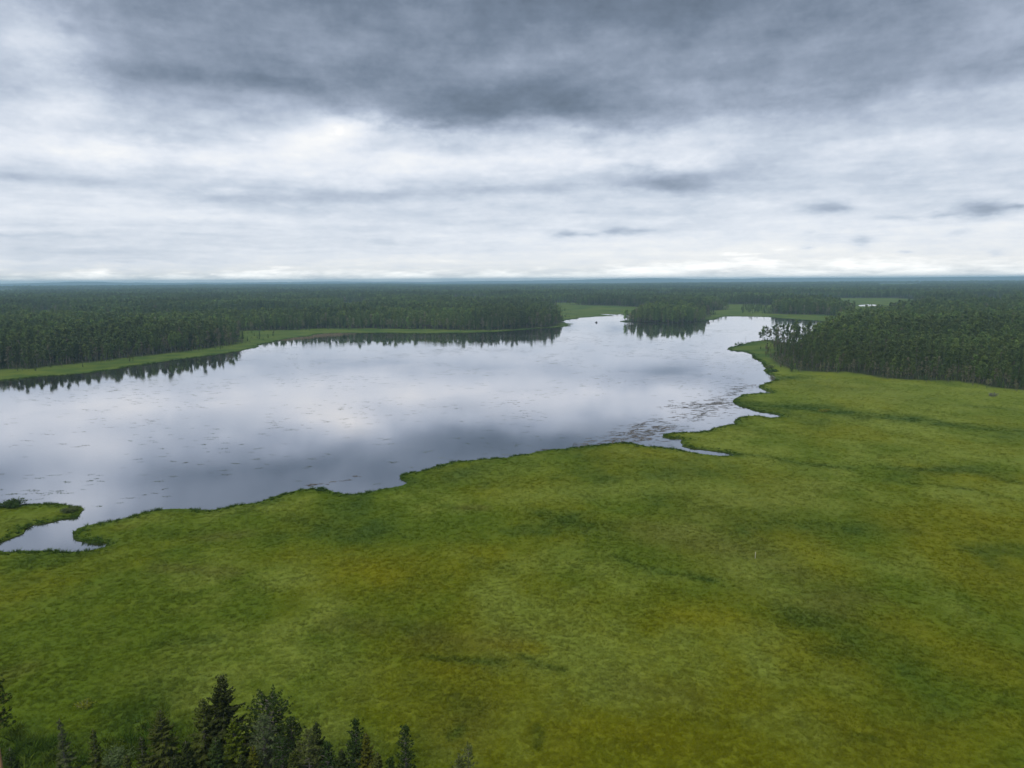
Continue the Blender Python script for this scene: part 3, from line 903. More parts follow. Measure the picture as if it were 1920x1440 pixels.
for i in range(4):
    add_kind('pine_tree', *forest_pine(100 + i, 16.0, 1.95, 0.28 + 0.06 * (i % 3), 175, 0.56, 0.85), M_BARK_PINE, M_PINE)
for i in range(4):
    add_kind('spruce_tree', *forest_spruce(200 + i, 16.5, 1.7 + 0.3 * (i % 2), 0.08 + 0.05 * i, 240, 0.56), M_BARK_DARK, M_SPRUCE)
for i in range(3):
    add_kind('birch_tree', *forest_birch(300 + i, 15.5, 2.1, 0.30, 210, 0.54), M_BARK_BIRCH, M_BIRCH)
for i in range(4):
    add_kind('bog_pine_tree', *forest_pine(400 + i, 13.0, 1.7, 0.34, 125, 0.46, 0.4), M_BARK_GREY, M_GREYP)
K_PINE, K_SPRUCE, K_BIRCH, K_BOG = (0, 4), (4, 4), (8, 3), (11, 4)

# ---------------------------------------------------------------- where the forest trees stand
def scatter(r0, r1, half, density, seed):
    g = np.random.default_rng(seed)
    n = int(half * (r1 * r1 - r0 * r0) * density)
    r = np.sqrt(g.uniform(r0 * r0, r1 * r1, n))
    a = g.uniform(-half, half, n)
    return np.sin(a) * r, np.cos(a) * r


bands = [(330, 700, 42, 0.062), (700, 1100, 41, 0.050), (1100, 1800, 41, 0.030), (1800, 3000, 40, 0.015), (3000, 5200, 40, 0.0065), (5200, 8600, 40, 0.0022)]
fx, fy = (np.concatenate(q) for q in zip(*[scatter(a, b, RAD(h), d, 500 + i) for i, (a, b, h, d) in enumerate(bands)]))
young = np.zeros(len(fx), bool)
_o = in_open(fx, fy) & (np.hypot(fx, fy) > 370)
_d = near(EDGE_T, fx[_o], fy[_o])
young[_o] = (near(SHORE_T, fx[_o], fy[_o]) > 9) & ~((fx[_o] > 150) & (_d > 9)) & (RNG.uniform(size=_o.sum()) < 0.95 * np.exp(-_d / 10.0) * (fbm(fx[_o] / 22, fy[_o] / 22, 161, 2) > 0.40))
m = ~in_water(fx, fy) & ~clearing(fx, fy) & (~in_open(fx, fy, 9.0) | young | (inside(fx, fy, SPARSE) & (RNG.uniform(size=len(fx)) < 0.35)))
young = young[m]
fx, fy = fx[m], fy[m]
fr = np.hypot(fx, fy)
fsh = near(SHORE_T, fx, fy)
fed = near(EDGE_T, fx, fy)
patch = fbm(fx / 130.0, fy / 180.0, 131, 4)
thin = (patch < 0.34) & (RNG.uniform(size=len(fx)) < 0.5) & (fed > 30)
m = (fsh > 1.5) & ~thin
young = young[m]
fx, fy, fr, fsh, fed, patch = (q[m] for q in (fx, fy, fr, fsh, fed, patch))
NF = len(fx)
faz = np.degrees(np.arctan2(fx, fy))
right_wood = (fx > 150) & (fr < 700)
left_wood = (fx < -120) & (fr < 700)
edge = np.exp(-fed / 14.0)
u = RNG.uniform(size=NF)
v = RNG.uniform(size=NF)
p_bog = 0.05 + edge * np.where(right_wood, 0.80, 0.45)
mixn = fbm(fx / 60.0, fy / 60.0, 141, 3)
p_birch = np.clip((mixn - 0.42) * 2.2, 0.03, 0.6) * np.where(left_wood, 1.15, 0.8)
p_spruce = np.clip((fbm(fx / 90.0, fy / 90.0, 151, 3) - 0.35) * 1.6, 0.08, 0.6)
kind0 = np.where(u < p_bog, 3, np.where(v < p_birch, 2, np.where(RNG.uniform(size=NF) < p_spruce, 1, 0)))
base_i = np.array([K_PINE[0], K_SPRUCE[0], K_BIRCH[0], K_BOG[0]])[kind0]
cnt = np.array([4, 4, 3, 4])[kind0]
pick = base_i + (RNG.uniform(size=NF) * cnt).astype(int)
hgt = np.where(right_wood, (0.58 + 0.36 * sstep(0, 40, fed)) * (0.74 + 0.20 * sstep(22, 27, faz)), np.where(left_wood, 0.86 + 0.14 * sstep(0, 30, fed), 0.98 + 0.12 * sstep(0, 30, fed)))
scale = hgt * RNG.normal(0.90, 0.19, NF).clip(0.5, 1.4) * (0.92 + 0.2 * patch)
scale *= 1.0 + 0.05 * sstep(1800, 6000, fr)
scale *= np.where((edge > 0.40) & (RNG.uniform(size=NF) < 0.42), RNG.uniform(0.22, 0.5, NF), 1.0)
wide = 1.0 + 0.35 * sstep(700, 1800, fr) + 1.1 * sstep(1800, 6000, fr)
scale = np.where(inside(fx, fy, SPARSE), scale * 0.42, scale)
scale = np.where(young, RNG.uniform(0.10, 0.40, NF) * np.where(RNG.uniform(size=NF) < 0.15, 1.8, 1.0), scale)
fz = land_z(fx, fy, fsh) - 0.1
rotz = RNG.uniform(0, 6.283, NF)
tint = np.clip((fbm(fx / 120.0, fy / 130.0, 221, 4) - 0.36) * 3.2, 0, 1) * 0.8 + 0.2 * RNG.uniform(size=NF)   # younger, lighter stands

# the 300 that show largest: walk outwards in each direction and see what is not hidden by nearer trees
H0 = np.array([k[2].vertices and max(vv.co.z for vv in k[2].vertices) for k in KINDS])
htop = fz + H0[pick] * scale
s_top = (htop - CAM_Z) / fr
s_bot = (fz - CAM_Z) / fr
colw = 0.0022
binid = np.floor(np.radians(faz) / colw).astype(int)
order = np.argsort(fr)
hor = {}
vis = np.zeros(NF)
for i in order:
    if fr[i] > 1200 or abs(faz[i]) > 36.0:
        continue
    b = binid[i]
    w = int(max(1, round(1.1 * 2 / fr[i] / colw)))
    top = max(hor.get(b + k, -9) for k in range(-(w // 2), w // 2 + 1))
    vis[i] = max(0.0, s_top[i] - max(s_bot[i], top))
    for k in range(-(w // 2), w // 2 + 1):
        hor[b + k] = max(hor.get(b + k, -9), s_top[i] - 0.003)
big = np.argsort(-vis)[:300]
solo = np.zeros(NF, bool)
solo[big] = True

SP_LOOK = {'pine_tree': 'dark green pine', 'spruce_tree': 'narrow dark spruce', 'birch_tree': 'fresh green birch', 'bog_pine_tree': 'thin grey-brown bog pine'}


def stand_of(i):
    a = faz[i]
    if right_wood[i]:
        return 'wood beside the wide bog', ('lake end' if a < 24 else 'middle part' if a < 30 else 'outer end')
    if left_wood[i]:
        return 'wood by the grass strip', ('outer end' if a < -31 else 'middle part' if a < -25 else 'reed end')
    if fx[i] > 60:
        return 'wooded point near the rock', ('rock side' if a < 12 else 'meadow side')
    return 'far shore forest', ('reed end' if a < -12 else 'middle part' if a < -5 else 'rock end')


for i in big:
    sp, tm, cm, _ = KINDS[pick[i]]
    row = 'front edge' if fed[i] < 9 else ('second rows' if fed[i] < 24 else 'deeper rows')
    st, part = stand_of(i)
    look = ('tall ' if scale[i] > 1.12 else 'short ' if scale[i] < 0.62 else '') + SP_LOOK[sp]
    root = put(sp, None, loc=(fx[i], fy[i], fz[i]), label=f"{look}, {row} of the {st}, {part}", category='tree', group=f"{look}s, {row} of the {st}, {part}")
    root.rotation_euler = (0, 0, rotz[i])
    root.scale = (scale[i], scale[i], scale[i])
    put('trunk', tm, parent=root)
    put('crown', cm, parent=root)['tint'] = float(tint[i])


# ---------------------------------------------------------------- geometry-node scatter for what nobody could count
def proto_collection(name, meshes):
    c = bpy.data.collections.new(name)
    for i, me in enumerate(meshes):
        o = bpy.data.objects.new(f"{name}_{i:02d}", me)
        c.objects.link(o)
    return c


def scatter_object(name, co, scl, rot, pickv, meshes, extra=None, **props):
    me = bpy.data.meshes.new(name)
    me.vertices.add(len(co))
    me.vertices.foreach_set('co', np.ascontiguousarray(co, np.float32).ravel())
    point_attr(me, 'scl', np.asarray(scl, np.float32), 'FLOAT_VECTOR')
    point_attr(me, 'rot', np.asarray(rot, np.float32), 'FLOAT_VECTOR')
    point_attr(me, 'pick', np.asarray(pickv, np.int32), 'INT')
    for k, d in (extra or {}).items():
        point_attr(me, k, np.asarray(d, np.float32), 'FLOAT_COLOR')
    coll = proto_collection(name + '_shapes', meshes)
    ng = bpy.data.node_groups.new(name + '_scatter', 'GeometryNodeTree')
    ng.interface.new_socket('Geometry', in_out='INPUT', socket_type='NodeSocketGeometry')
    ng.interface.new_socket('Geometry', in_out='OUTPUT', socket_type='NodeSocketGeometry')
    N, L = ng.nodes, ng.links
    gi, go = N.new('NodeGroupInput'), N.new('NodeGroupOutput')
    ci = N.new('GeometryNodeCollectionInfo')
    ci.inputs['Collection'].default_value = coll
    ci.inputs['Separate Children'].default_value = True
    ci.inputs['Reset Children'].default_value = True
    iop = N.new('GeometryNodeInstanceOnPoints')
    iop.inputs['Pick Instance'].default_value = True

    def na(nm, ty):
        n = N.new('GeometryNodeInputNamedAttribute')
        n.data_type = ty
        n.inputs['Name'].default_value = nm
        return n.outputs['Attribute']
    L.new(gi.outputs[0], iop.inputs['Points'])
    L.new(ci.outputs[0], iop.inputs['Instance'])
    L.new(na('pick', 'INT'), iop.inputs['Instance Index'])
    e2r = N.new('FunctionNodeEulerToRotation')
    L.new(na('rot', 'FLOAT_VECTOR'), e2r.inputs[0])
    L.new(e2r.outputs[0], iop.inputs['Rotation'])
    L.new(na('scl', 'FLOAT_VECTOR'), iop.inputs['Scale'])
    L.new(iop.outputs[0], go.inputs[0])
    o = put(name, me, kind='stuff', **props)
    mod = o.modifiers.new('scatter', 'NODES')
    mod.node_group = ng
    return o


r_ = ~solo
scatter_object('forest', np.column_stack([fx, fy, fz])[r_], np.column_stack([scale * wide, scale * wide, scale])[r_],
               np.column_stack([0 * fx, 0 * fx, rotz])[r_], pick[r_], [k[3] for k in KINDS], {'tint': np.column_stack([tint, tint, tint, np.ones(NF)])[r_]}, label='endless dark green conifer forest stretching from the lake to the horizon', category='forest')

# ---------------------------------------------------------------- bog grass and shore sedge
def tuft(seed, n, h, spread, w, lean):
    g = np.random.default_rng(seed)
    a = g.uniform(0, 2 * np.pi, n)
    r = spread * np.sqrt(g.uniform(0, 1, n))
    hh = h * g.uniform(0.6, 1.1, n)
    b = np.column_stack([np.cos(a) * r, np.sin(a) * r, np.full(n, -0.06)])
    d = np.column_stack([g.normal(size=n) * lean + np.cos(a) * 0.35, g.normal(size=n) * lean + np.sin(a) * 0.35, np.ones(n)])
    s = g.uniform(0, 2 * np.pi, n)
    side = np.column_stack([np.cos(s), np.sin(s), np.zeros(n)]) * (w * g.uniform(0.6, 1.2, n))[:, None]
    mid_ = b + d * (hh * 0.55)[:, None]
    tip = b + d * (hh * 0.9)[:, None] + np.column_stack([d[:, 0] * hh * 0.45, d[:, 1] * hh * 0.45, np.zeros(n)])
    m = Mesh()
    m.tris(np.stack([b - side, b + side, mid_ + side * 0.7], 1))
    m.tris(np.stack([b - side, mid_ + side * 0.7, mid_ - side * 0.7], 1))
    m.tris(np.stack([mid_ - side * 0.7, mid_ + side * 0.7, tip], 1))
    return m


def tuft_mesh(name, mat, *a):
    me = tuft(*a).make(name)
    me.materials.append(mat)
    return me


grass_shapes = [tuft_mesh('grass_tuft', M_GRASS, 600 + i, 22, 0.28 + 0.05 * i, 0.30, 0.028, 0.30) for i in range(4)]
sedge_shapes = [tuft_mesh('sedge_tuft', M_SEDGE, 620 + i, 20, 0.75 + 0.1 * i, 0.30, 0.04, 0.20) for i in range(3)]
gb = [(66, 100, 9.0), (100, 140, 6.6), (140, 200, 3.6), (200, 300, 1.9), (300, 480, 0.9)]
tx, ty = (np.concatenate(q) for q in zip(*[scatter(a, b_, RAD(42), d_, 701 + i) for i, (a, b_, d_) in enumerate(gb)]))
tr = np.hypot(tx, ty)
lim = np.select([tr < b_ for a, b_, d_ in gb], [d_ for a, b_, d_ in gb], 0.9)
m = RNG.uniform(size=len(tx)) < 8.0 * (tr / 90.0) ** -1.9 / lim
tx, ty = tx[m], ty[m]
m = ~in_water(tx, ty) & in_open(tx, ty)
tx, ty = tx[m], ty[m]
cl = fbm(tx / 7.0, ty / 6.0, 171, 4)
tsh = near(SHORE_T, tx, ty)
tz = land_z(tx, ty, tsh)
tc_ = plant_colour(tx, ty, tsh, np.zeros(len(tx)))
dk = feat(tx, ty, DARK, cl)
tall = (0.55 + 0.9 * (cl - 0.4) + 0.6 * dk) * RNG.uniform(0.75, 1.25, len(tx)) * np.where(RNG.uniform(size=len(tx)) < 0.012, 2.0, 1.0)
tr = np.hypot(tx, ty)
wid = RNG.uniform(0.8, 1.25, len(tx)) * (1 + 0.8 * sstep(80, 320, tr))
scatter_object('bog_grass', np.column_stack([tx, ty, tz]), np.column_stack([wid, wid, tall]), np.column_stack([0 * tx, 0 * tx, RNG.uniform(0, 6.28, len(tx))]),
               RNG.integers(0, 4, len(tx)), grass_shapes, {'plants': np.column_stack([tc_ * 1.06, np.ones(len(tx))])}, label='short green and yellow bog grass covering the wide meadow', category='grass')

# leafy undergrowth round the foreground trees
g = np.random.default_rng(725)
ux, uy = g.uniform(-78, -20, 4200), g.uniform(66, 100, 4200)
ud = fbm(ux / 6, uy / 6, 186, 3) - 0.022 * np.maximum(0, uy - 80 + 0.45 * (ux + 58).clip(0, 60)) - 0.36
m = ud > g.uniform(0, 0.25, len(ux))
ux, uy = ux[m], uy[m]
uz = land_z(ux, uy, np.full(len(ux), 50.0))
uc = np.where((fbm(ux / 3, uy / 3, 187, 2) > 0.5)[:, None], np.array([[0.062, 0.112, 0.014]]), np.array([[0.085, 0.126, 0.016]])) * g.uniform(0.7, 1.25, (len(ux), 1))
us = g.uniform(0.8, 1.5, len(ux))
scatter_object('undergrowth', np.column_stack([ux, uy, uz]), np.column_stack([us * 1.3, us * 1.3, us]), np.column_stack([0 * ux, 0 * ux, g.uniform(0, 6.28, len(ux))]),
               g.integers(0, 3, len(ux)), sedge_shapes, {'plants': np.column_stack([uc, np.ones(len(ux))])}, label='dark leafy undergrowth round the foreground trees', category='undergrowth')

# taller sedge along the water's edge
sx, sy = [], []
g = np.random.default_rng(720)
for w in WATERS[:1]:
    for (x0, y0), (x1, y1) in zip(w, w[1:] + w[:1]):
        r = math.hypot(x0, y0)
        if r > 1150 or abs(math.atan2(x0, y0)) > RAD(42) or y0 < 0:
            continue
        L = math.hypot(x1 - x0, y1 - y0)
        k = int(L * (6.0 if r < 300 else 2.6 if r < 600 else 1.3)) + 1
        t = g.uniform(0, 1, k)
        dpt = np.abs(g.normal(0, 1.1 + 0.0018 * r, k)) + 0.05
        sgn = g.choice([-1, 1], k)
        nx, ny = -(y1 - y0) / (L + 1e-9), (x1 - x0) / (L + 1e-9)
        sx.append(x0 + (x1 - x0) * t + nx * dpt * sgn)
        sy.append(y0 + (y1 - y0) * t + ny * dpt * sgn)
sx, sy = np.concatenate(sx), np.concatenate(sy)
m = ~in_water(sx, sy) & (fbm(sx / 9, sy / 9, 182, 3) + g.uniform(-0.2, 0.2, len(sx)) > 0.40)
sx, sy = sx[m], sy[m]
ssh = near(SHORE_T, sx, sy)
sz = land_z(sx, sy, ssh)
vv_ = fbm(sx / 7, sy / 7, 181, 3)
sc_ = np.tile(np.array([0.050, 0.094, 0.012]), (len(sx), 1)) * (0.6 + 0.8 * vv_)[:, None]
sh_ = (0.55 + 0.9 * vv_) * g.uniform(0.7, 1.2, len(sx)) * np.exp(-ssh / 6.0)
sw_ = g.uniform(0.9, 1.4, len(sx)) * (1 + 0.8 * sstep(250, 600, np.hypot(sx, sy)))
scatter_object('shore_sedge', np.column_stack([sx, sy, sz]), np.column_stack([sw_, sw_, sh_]), np.column_stack([0 * sx, 0 * sx, g.uniform(0, 6.28, len(sx))]),
               g.integers(0, 3, len(sx)), sedge_shapes, {'plants': np.column_stack([sc_, np.ones(len(sx))])}, label='dark green sedge fringe along the lake shore', category='sedge')

# ---------------------------------------------------------------- foreground trees, branch by branch
def spruce_near(seed, h, rad, gap=0.26, dens=1.0, power=0.8, ragged=0.25, keep_top=11.0):
    g = np.random.default_rng(seed)
    wood, need = Mesh(), Mesh()
    z, lean = h - 0.35, g.normal(size=2) * 0.012
    while z > max(0.8, h - keep_top):
        d = (h - z) / h
        R = 1.28 * rad * min(1.0, (d * 1.9)) ** power
        nb = g.integers(5, 8) if d > 0.05 else 4
        a0 = g.uniform(0, 6.28)
        for k in range(nb):
            if g.uniform() > dens:
                continue
            a = a0 + 6.283 * k / nb + g.normal() * 0.25
            L = max(0.18, R * g.uniform(1 - 2.2 * ragged, 1 + ragged))
            dirh = np.array([math.cos(a), math.sin(a), 0])
            side = np.array([-math.sin(a), math.cos(a), 0])
            slope = 0.75 - 4.5 * d if d < 0.22 else -0.24 - 0.25 * g.uniform()
            s = np.linspace(0, 1, 7)
            zz = z + L * (slope * s + 0.28 * s ** 2.2) - 0.05 * L
            pts_ = dirh[None] * (L * s)[:, None]
            pts_[:, 2] = zz
            pts_[:, :2] += lean[None] * zz[:, None]
            wood.tube(pts_[[0, 2, 4, 6]], [0.022 * L / 1.5 + 0.008, 0.014, 0.009, 0.004], 3, False)
            nt_ = max(3, int(L / 0.12))
            for q in range(nt_):
                f = 0.16 + 0.84 * (q + g.uniform(0, 1)) / nt_
                if f < 0.4 and d > 0.2 and g.uniform() < 0.45:
                    continue
                p = np.array([np.interp(f, s, pts_[:, i]) for i in range(3)])
                for sd in (-1, 1):
                    tl = (0.40 * L * (1 - f) + 0.20) * g.uniform(0.6, 1.15)
                    tl = min(tl, 0.75)
                    dv = dirh * g.uniform(0.5, 0.9) + side * sd * g.uniform(0.45, 0.95) + np.array([0, 0, g.uniform(-0.45, 0.12)])
                    dv = dv / np.linalg.norm(dv)
                    wv = np.cross(dv, np.array([0, 0, 1.0]))
                    wv = wv / (np.linalg.norm(wv) + 1e-6) * g.uniform(0.06, 0.11) + np.array([0, 0, g.normal() * 0.03])
                    m1 = p + dv * tl * 0.45
                    e1 = p + dv * tl + np.array([0, 0, -0.04])
                    need.tris([p, m1 + wv, e1, p, e1, m1 - wv])
                    hp = m1 + np.array([g.normal() * 0.03, g.normal() * 0.03, -g.uniform(0.10, 0.24)])
                    need.tris([p + dv * tl * 0.15, p + dv * tl * 0.8, hp])
            tip = pts_[-1]
            need.tris([tip - side * 0.06, tip + side * 0.06, tip + dirh * 0.16 + np.array([0, 0, 0.05])])
        z -= gap * g.uniform(0.75, 1.25)
    for q in range(16):
        zc = h - 0.7 * q / 16
        a = g.uniform(0, 6.28)
        o = np.array([math.cos(a), math.sin(a), 0.9]) * g.uniform(0.08, 0.2)
        p = np.array([lean[0] * zc, lean[1] * zc, zc])
        wv = np.array([-math.sin(a), math.cos(a), 0]) * 0.04
        need.tris([p - wv, p + wv, p + o])
    t = np.linspace(0, 1, 9)
    tr_ = Mesh()
    tr_.tube(np.column_stack([lean[0] * t * h, lean[1] * t * h, t * h - 0.3 * (t == 0)]), (0.013 * h + 0.02) * (1.02 - t) + 0.008, 8)
    return tr_, wood, need


def pine_near(seed, h, rad, crown=0.62, flat=0.55, dens=1.0, needle=0.24, round_=False):
    g = np.random.default_rng(seed)
    wood, need = Mesh(), Mesh()
    lean = g.normal(size=2) * 0.015
    z = h - 0.25
    cl_p, cl_s = [], []
    while z > h * (1 - crown):
        d = (h - z) / (h * crown)
        R = rad * (max(0.12, math.sin(math.pi * min(1, 0.10 + 0.62 * d))) if not round_ else math.sqrt(max(0.05, 1 - (1 - min(1, d * 2.1)) ** 2)))
        if not round_:
            R = rad * (0.10 + 0.90 * min(1, d * 1.25) ** flat)
        nb = g.integers(4, 7)
        a0 = g.uniform(0, 6.28)
        for k in range(nb):
            if g.uniform() > dens:
                continue
            a = a0 + 6.283 * k / nb + g.normal() * 0.3
            L = max(0.2, 1.15 * R * g.uniform(0.6, 1.15))
            rise = g.uniform(0.15, 0.6) * (1.2 - 0.8 * d)
            s = np.linspace(0, 1, 5)
            p = np.column_stack([math.cos(a) * L * s, math.sin(a) * L * s, z + L * (rise * s + 0.15 * s ** 2)])
            p[:, :2] += lean[None] * p[:, 2:3]
            wood.tube(p[[0, 2, 4]], [0.05 * L / 2 + 0.012, 0.022, 0.008], 4, False)
            nc = max(3, int(L / 0.17))
            for q in range(nc):
                f = 0.30 + 0.72 * (q + g.uniform()) / nc
                c = np.array([np.interp(f, s, p[:, i]) for i in range(3)]) + g.normal(size=3) * np.array([0.20, 0.20, 0.11]) * (0.35 + 0.5 * L / rad)
                cl_p.append(c)
                cl_s.append(needle * g.uniform(0.75, 1.25))
        z -= 0.34 * g.uniform(0.75, 1.3)
    for q in range(8):
        cl_p.append(np.array([lean[0] * h, lean[1] * h, h]) + g.normal(size=3) * np.array([0.09, 0.09, 0.16]) - np.array([0, 0, 0.15]))
        cl_s.append(needle * 0.8)
    cl_p, cl_s = np.array(cl_p), np.array(cl_s)
    k = 13
    c = np.repeat(cl_p, k, 0)
    s_ = np.repeat(cl_s, k)[:, None]
    d = unit(g.normal(size=(len(c), 3)) + np.array([0, 0, 0.5]))
    wv = unit(np.cross(d, g.normal(size=(len(c), 3)))) * s_ * 0.17
    need.tris(np.stack([c - wv, c + wv, c + d * s_], 1))
    t = np.linspace(0, 1, 9)
    tr_ = Mesh()
    tr_.tube(np.column_stack([lean[0] * t * h, lean[1] * t * h, t * h - 0.3 * (t == 0)]), (0.012 * h + 0.02) * (1.03 - t) + 0.01, 8)
    return tr_, wood, need


def needle_mat(name, c, trans=0.18):
    return leafy(name, c, trans, 0.15, 0.015, wob=1.6)


NM = {'dark': needle_mat('dark_needles', (0.042, 0.057, 0.015)), 'green': needle_mat('green_needles', (0.077, 0.094, 0.02)),
      'bright': needle_mat('bright_needles', (0.101, 0.131, 0.013), 0.3), 'gold': needle_mat('gold_green_needles', (0.11, 0.121, 0.016), 0.3),
      'blue': needle_mat('blue_grey_needles', (0.126, 0.160, 0.066)), 'dusty': needle_mat('dusty_green_needles', (0.132, 0.157, 0.046)),
      'deep': needle_mat('deep_green_needles', (0.045, 0.074, 0.018)), 'grey': needle_mat('grey_green_needles', (0.079, 0.097, 0.038))}
M_TWIG = bark('grey_twigs', (0.09, 0.08, 0.055), (0.24, 0.22, 0.17), 3.0)
M_TRUNK_RED = bark('red_pine_bark', (0.26, 0.13, 0.06), (0.42, 0.24, 0.12), 3.0)


def near_tree(key, name, shape, mat, label, trunk_mat=None):
    x, y, h = FG[key]
    t, w, n_ = shape
    top_v = np.concatenate(t.v)
    off = top_v[top_v[:, 2] > h - 0.05][:, :2].mean(0)
    root = put(name, None, loc=(x - off[0], y - off[1], 0.2), label=label, category='tree')
    tr = put('trunk', t.make('trunk', True), trunk_mat or M_BARK_DARK, root)
    put('branches', w.make('branches'), M_TWIG if name == 'spruce_tree' else (trunk_mat or M_BARK_DARK), tr)
    put('crown', n_.make('crown'), NM[mat], root)
    return root


near_tree('edge_pine', 'pine_tree', pine_near(801, 20.0, 1.5, 0.34, 0.5, 0.8, 0.24), 'deep', 'grey-green pine with a reddish trunk cut by the picture edge', M_TRUNK_RED)
near_tree('corner_spruce', 'spruce_tree', spruce_near(815, 13.0, 1.5), 'deep', 'low deep green spruce below the pine with the reddish trunk')
near_tree('thin_spruce', 'spruce_tree', spruce_near(802, 15.0, 1.15, 0.36, 0.75, 0.9, 0.35), 'grey', 'thin sparse grey-green spruce standing apart beside the corner')
near_tree('short_spruce', 'spruce_tree', spruce_near(803, 14.0, 1.1, 0.34, 0.8, 0.8, 0.3), 'green', 'short slender spruce right of the thin sparse spruce')
near_tree('broad_spruce', 'spruce_tree', spruce_near(804, 16.0, 2.5, 0.30, 0.9, 0.85, 0.25), 'green', 'broad olive green spruce with pale grey bare twigs, standing alone')
near_tree('side_spruce', 'spruce_tree', spruce_near(805, 13.5, 1.2, 0.34, 0.8), 'dark', 'small dark spruce top left of the broad olive spruce')
near_tree('grey_spruce', 'spruce_tree', spruce_near(806, 16.5, 2.2, 0.29, 0.9, 0.8, 0.25), 'green', 'mid green spruce with bare grey branches, left of the tallest spruce')
near_tree('tall_spruce', 'spruce_tree', spruce_near(807, 18.5, 2.6, 0.27, 0.95, 0.72, 0.28), 'dark', 'tallest dark spruce of the foreground clump')
near_tree('bright_spruce', 'spruce_tree', spruce_near(808, 15.5, 1.7, 0.24, 1.0, 0.8, 0.18), 'bright', 'young bright green spruce in front of the tallest spruce')
near_tree('round_pine', 'pine_tree', pine_near(809, 14.5, 2.5, 0.55, 0.5, 1.0, 0.25, True), 'deep', 'round-topped dark pine behind the blue-grey pine')
near_tree('hidden_pine', 'pine_tree', pine_near(816, 13.2, 1.9, 0.6, 0.6, 1.0, 0.24), 'deep', 'dark pine crown between the blue-grey pine and the dusty pine')
near_tree('blue_pine', 'pine_tree', pine_near(810, 15.5, 2.1, 0.62, 0.75, 1.0, 0.24), 'blue', 'pale blue-grey pine with a pointed top')
near_tree('small_spruce', 'spruce_tree', spruce_near(811, 13.5, 1.25, 0.24, 1.0, 0.8, 0.18), 'gold', 'small yellow-green spruce top below the blue-grey pine')
near_tree('dark_spruce', 'spruce_tree', spruce_near(812, 14.0, 1.6, 0.28), 'dark', 'dark brownish spruce behind the dusty green pine')
near_tree('dusty_pine', 'pine_tree', pine_near(813, 14.5, 2.2, 0.62, 0.85, 1.0, 0.24), 'dusty', 'dusty olive green pine with spreading side branches')
near_tree('slope_pine', 'pine_tree', pine_near(817, 15.0, 1.8, 0.65, 0.95, 1.0, 0.24), 'deep', 'dark cone-shaped pine beside the yellow-green spruce')
near_tree('gold_spruce', 'spruce_tree', spruce_near(818, 14.0, 1.5, 0.26, 0.95, 0.8, 0.25), 'gold', 'yellow-green spruce right of the dark cone-shaped pine')
near_tree('slim_pine', 'pine_tree', pine_near(819, 14.5, 1.15, 0.6, 0.5, 1.0, 0.22), 'deep', 'slim dark pine standing alone at the end of the row')
near_tree('fa', 'spruce_tree', spruce_near(831, 14.0, 1.7), 'dark', 'dark spruce top in the gap left of the mid green spruce')
near_tree('fb', 'spruce_tree', spruce_near(832, 14.5, 1.6), 'deep', 'deep green spruce squeezed under the tallest spruce')
near_tree('fc', 'spruce_tree', spruce_near(833, 13.0, 1.5), 'dark', 'dark low spruce between the bright young spruce and the small yellow-green one')
near_tree('fd', 'pine_tree', pine_near(834, 13.5, 1.9, 0.62, 0.7), 'deep', 'deep green pine right behind the pointed blue-grey pine')
near_tree('fe', 'spruce_tree', spruce_near(835, 12.8, 1.5), 'green', 'olive spruce top at the foot of the dusty pine')
near_tree('ff', 'pine_tree', pine_near(836, 13.2, 1.7, 0.62, 0.8), 'deep', 'dark low pine on the far side of the dusty pine')
near_tree('fg', 'spruce_tree', spruce_near(837, 12.8, 1.5), 'dark', 'dark spruce top left of the cone-shaped pine')
near_tree('fh', 'spruce_tree', spruce_near(838, 12.5, 1.3), 'green', 'olive spruce tip right beside the yellow-green spruce')
near_tree('fi', 'spruce_tree', spruce_near(839, 12.8, 1.4), 'dark', 'low dark spruce tip at the right foot of the broad spruce')
near_tree('fj', 'spruce_tree', spruce_near(840, 12.6, 1.3), 'green', 'low olive spruce tip behind the pale leafy bush')
near_tree('fk', 'pine_tree', pine_near(841, 12.2, 1.2, 0.6, 0.7), 'deep', 'low dark pine tip left of the slim lone pine')
near_tree('faint_pine', 'pine_tree', pine_near(820, 13.2, 1.1, 0.55, 0.5, 0.6, 0.2), 'dusty', 'sparse grey pine farthest along the bottom of the meadow')
near_tree('low_pine', 'pine_tree', pine_near(821, 12.5, 1.1, 0.55, 0.5, 1.0, 0.22), 'dusty', 'low pale pine top beside the sparse grey pine')

# ---------------------------------------------------------------- small pines on the grassy point
ORD = ['first', 'second', 'third', 'fourth', 'fifth', 'sixth', 'seventh', 'eighth']
for i, (x, y) in enumerate(POINT_PINES):
    h = [7.5, 11.5, 14.5, 12.0, 13.5, 15.0, 14.0, 13.0][i]
    t, c = forest_pine(900 + i, h, 1.5 + 0.06 * h, 0.36, 120, 0.55, 0.35)
    root = put('pine_tree', None, loc=(x, y, 0.3), label=f'{ORD[i]} small pine from the tip of the grassy point', category='tree', group='small pines on the grassy point')
    put('trunk', t.make('trunk', True), M_BARK_PINE, root)
    put('crown', c.make('crown'), M_PINE, root)


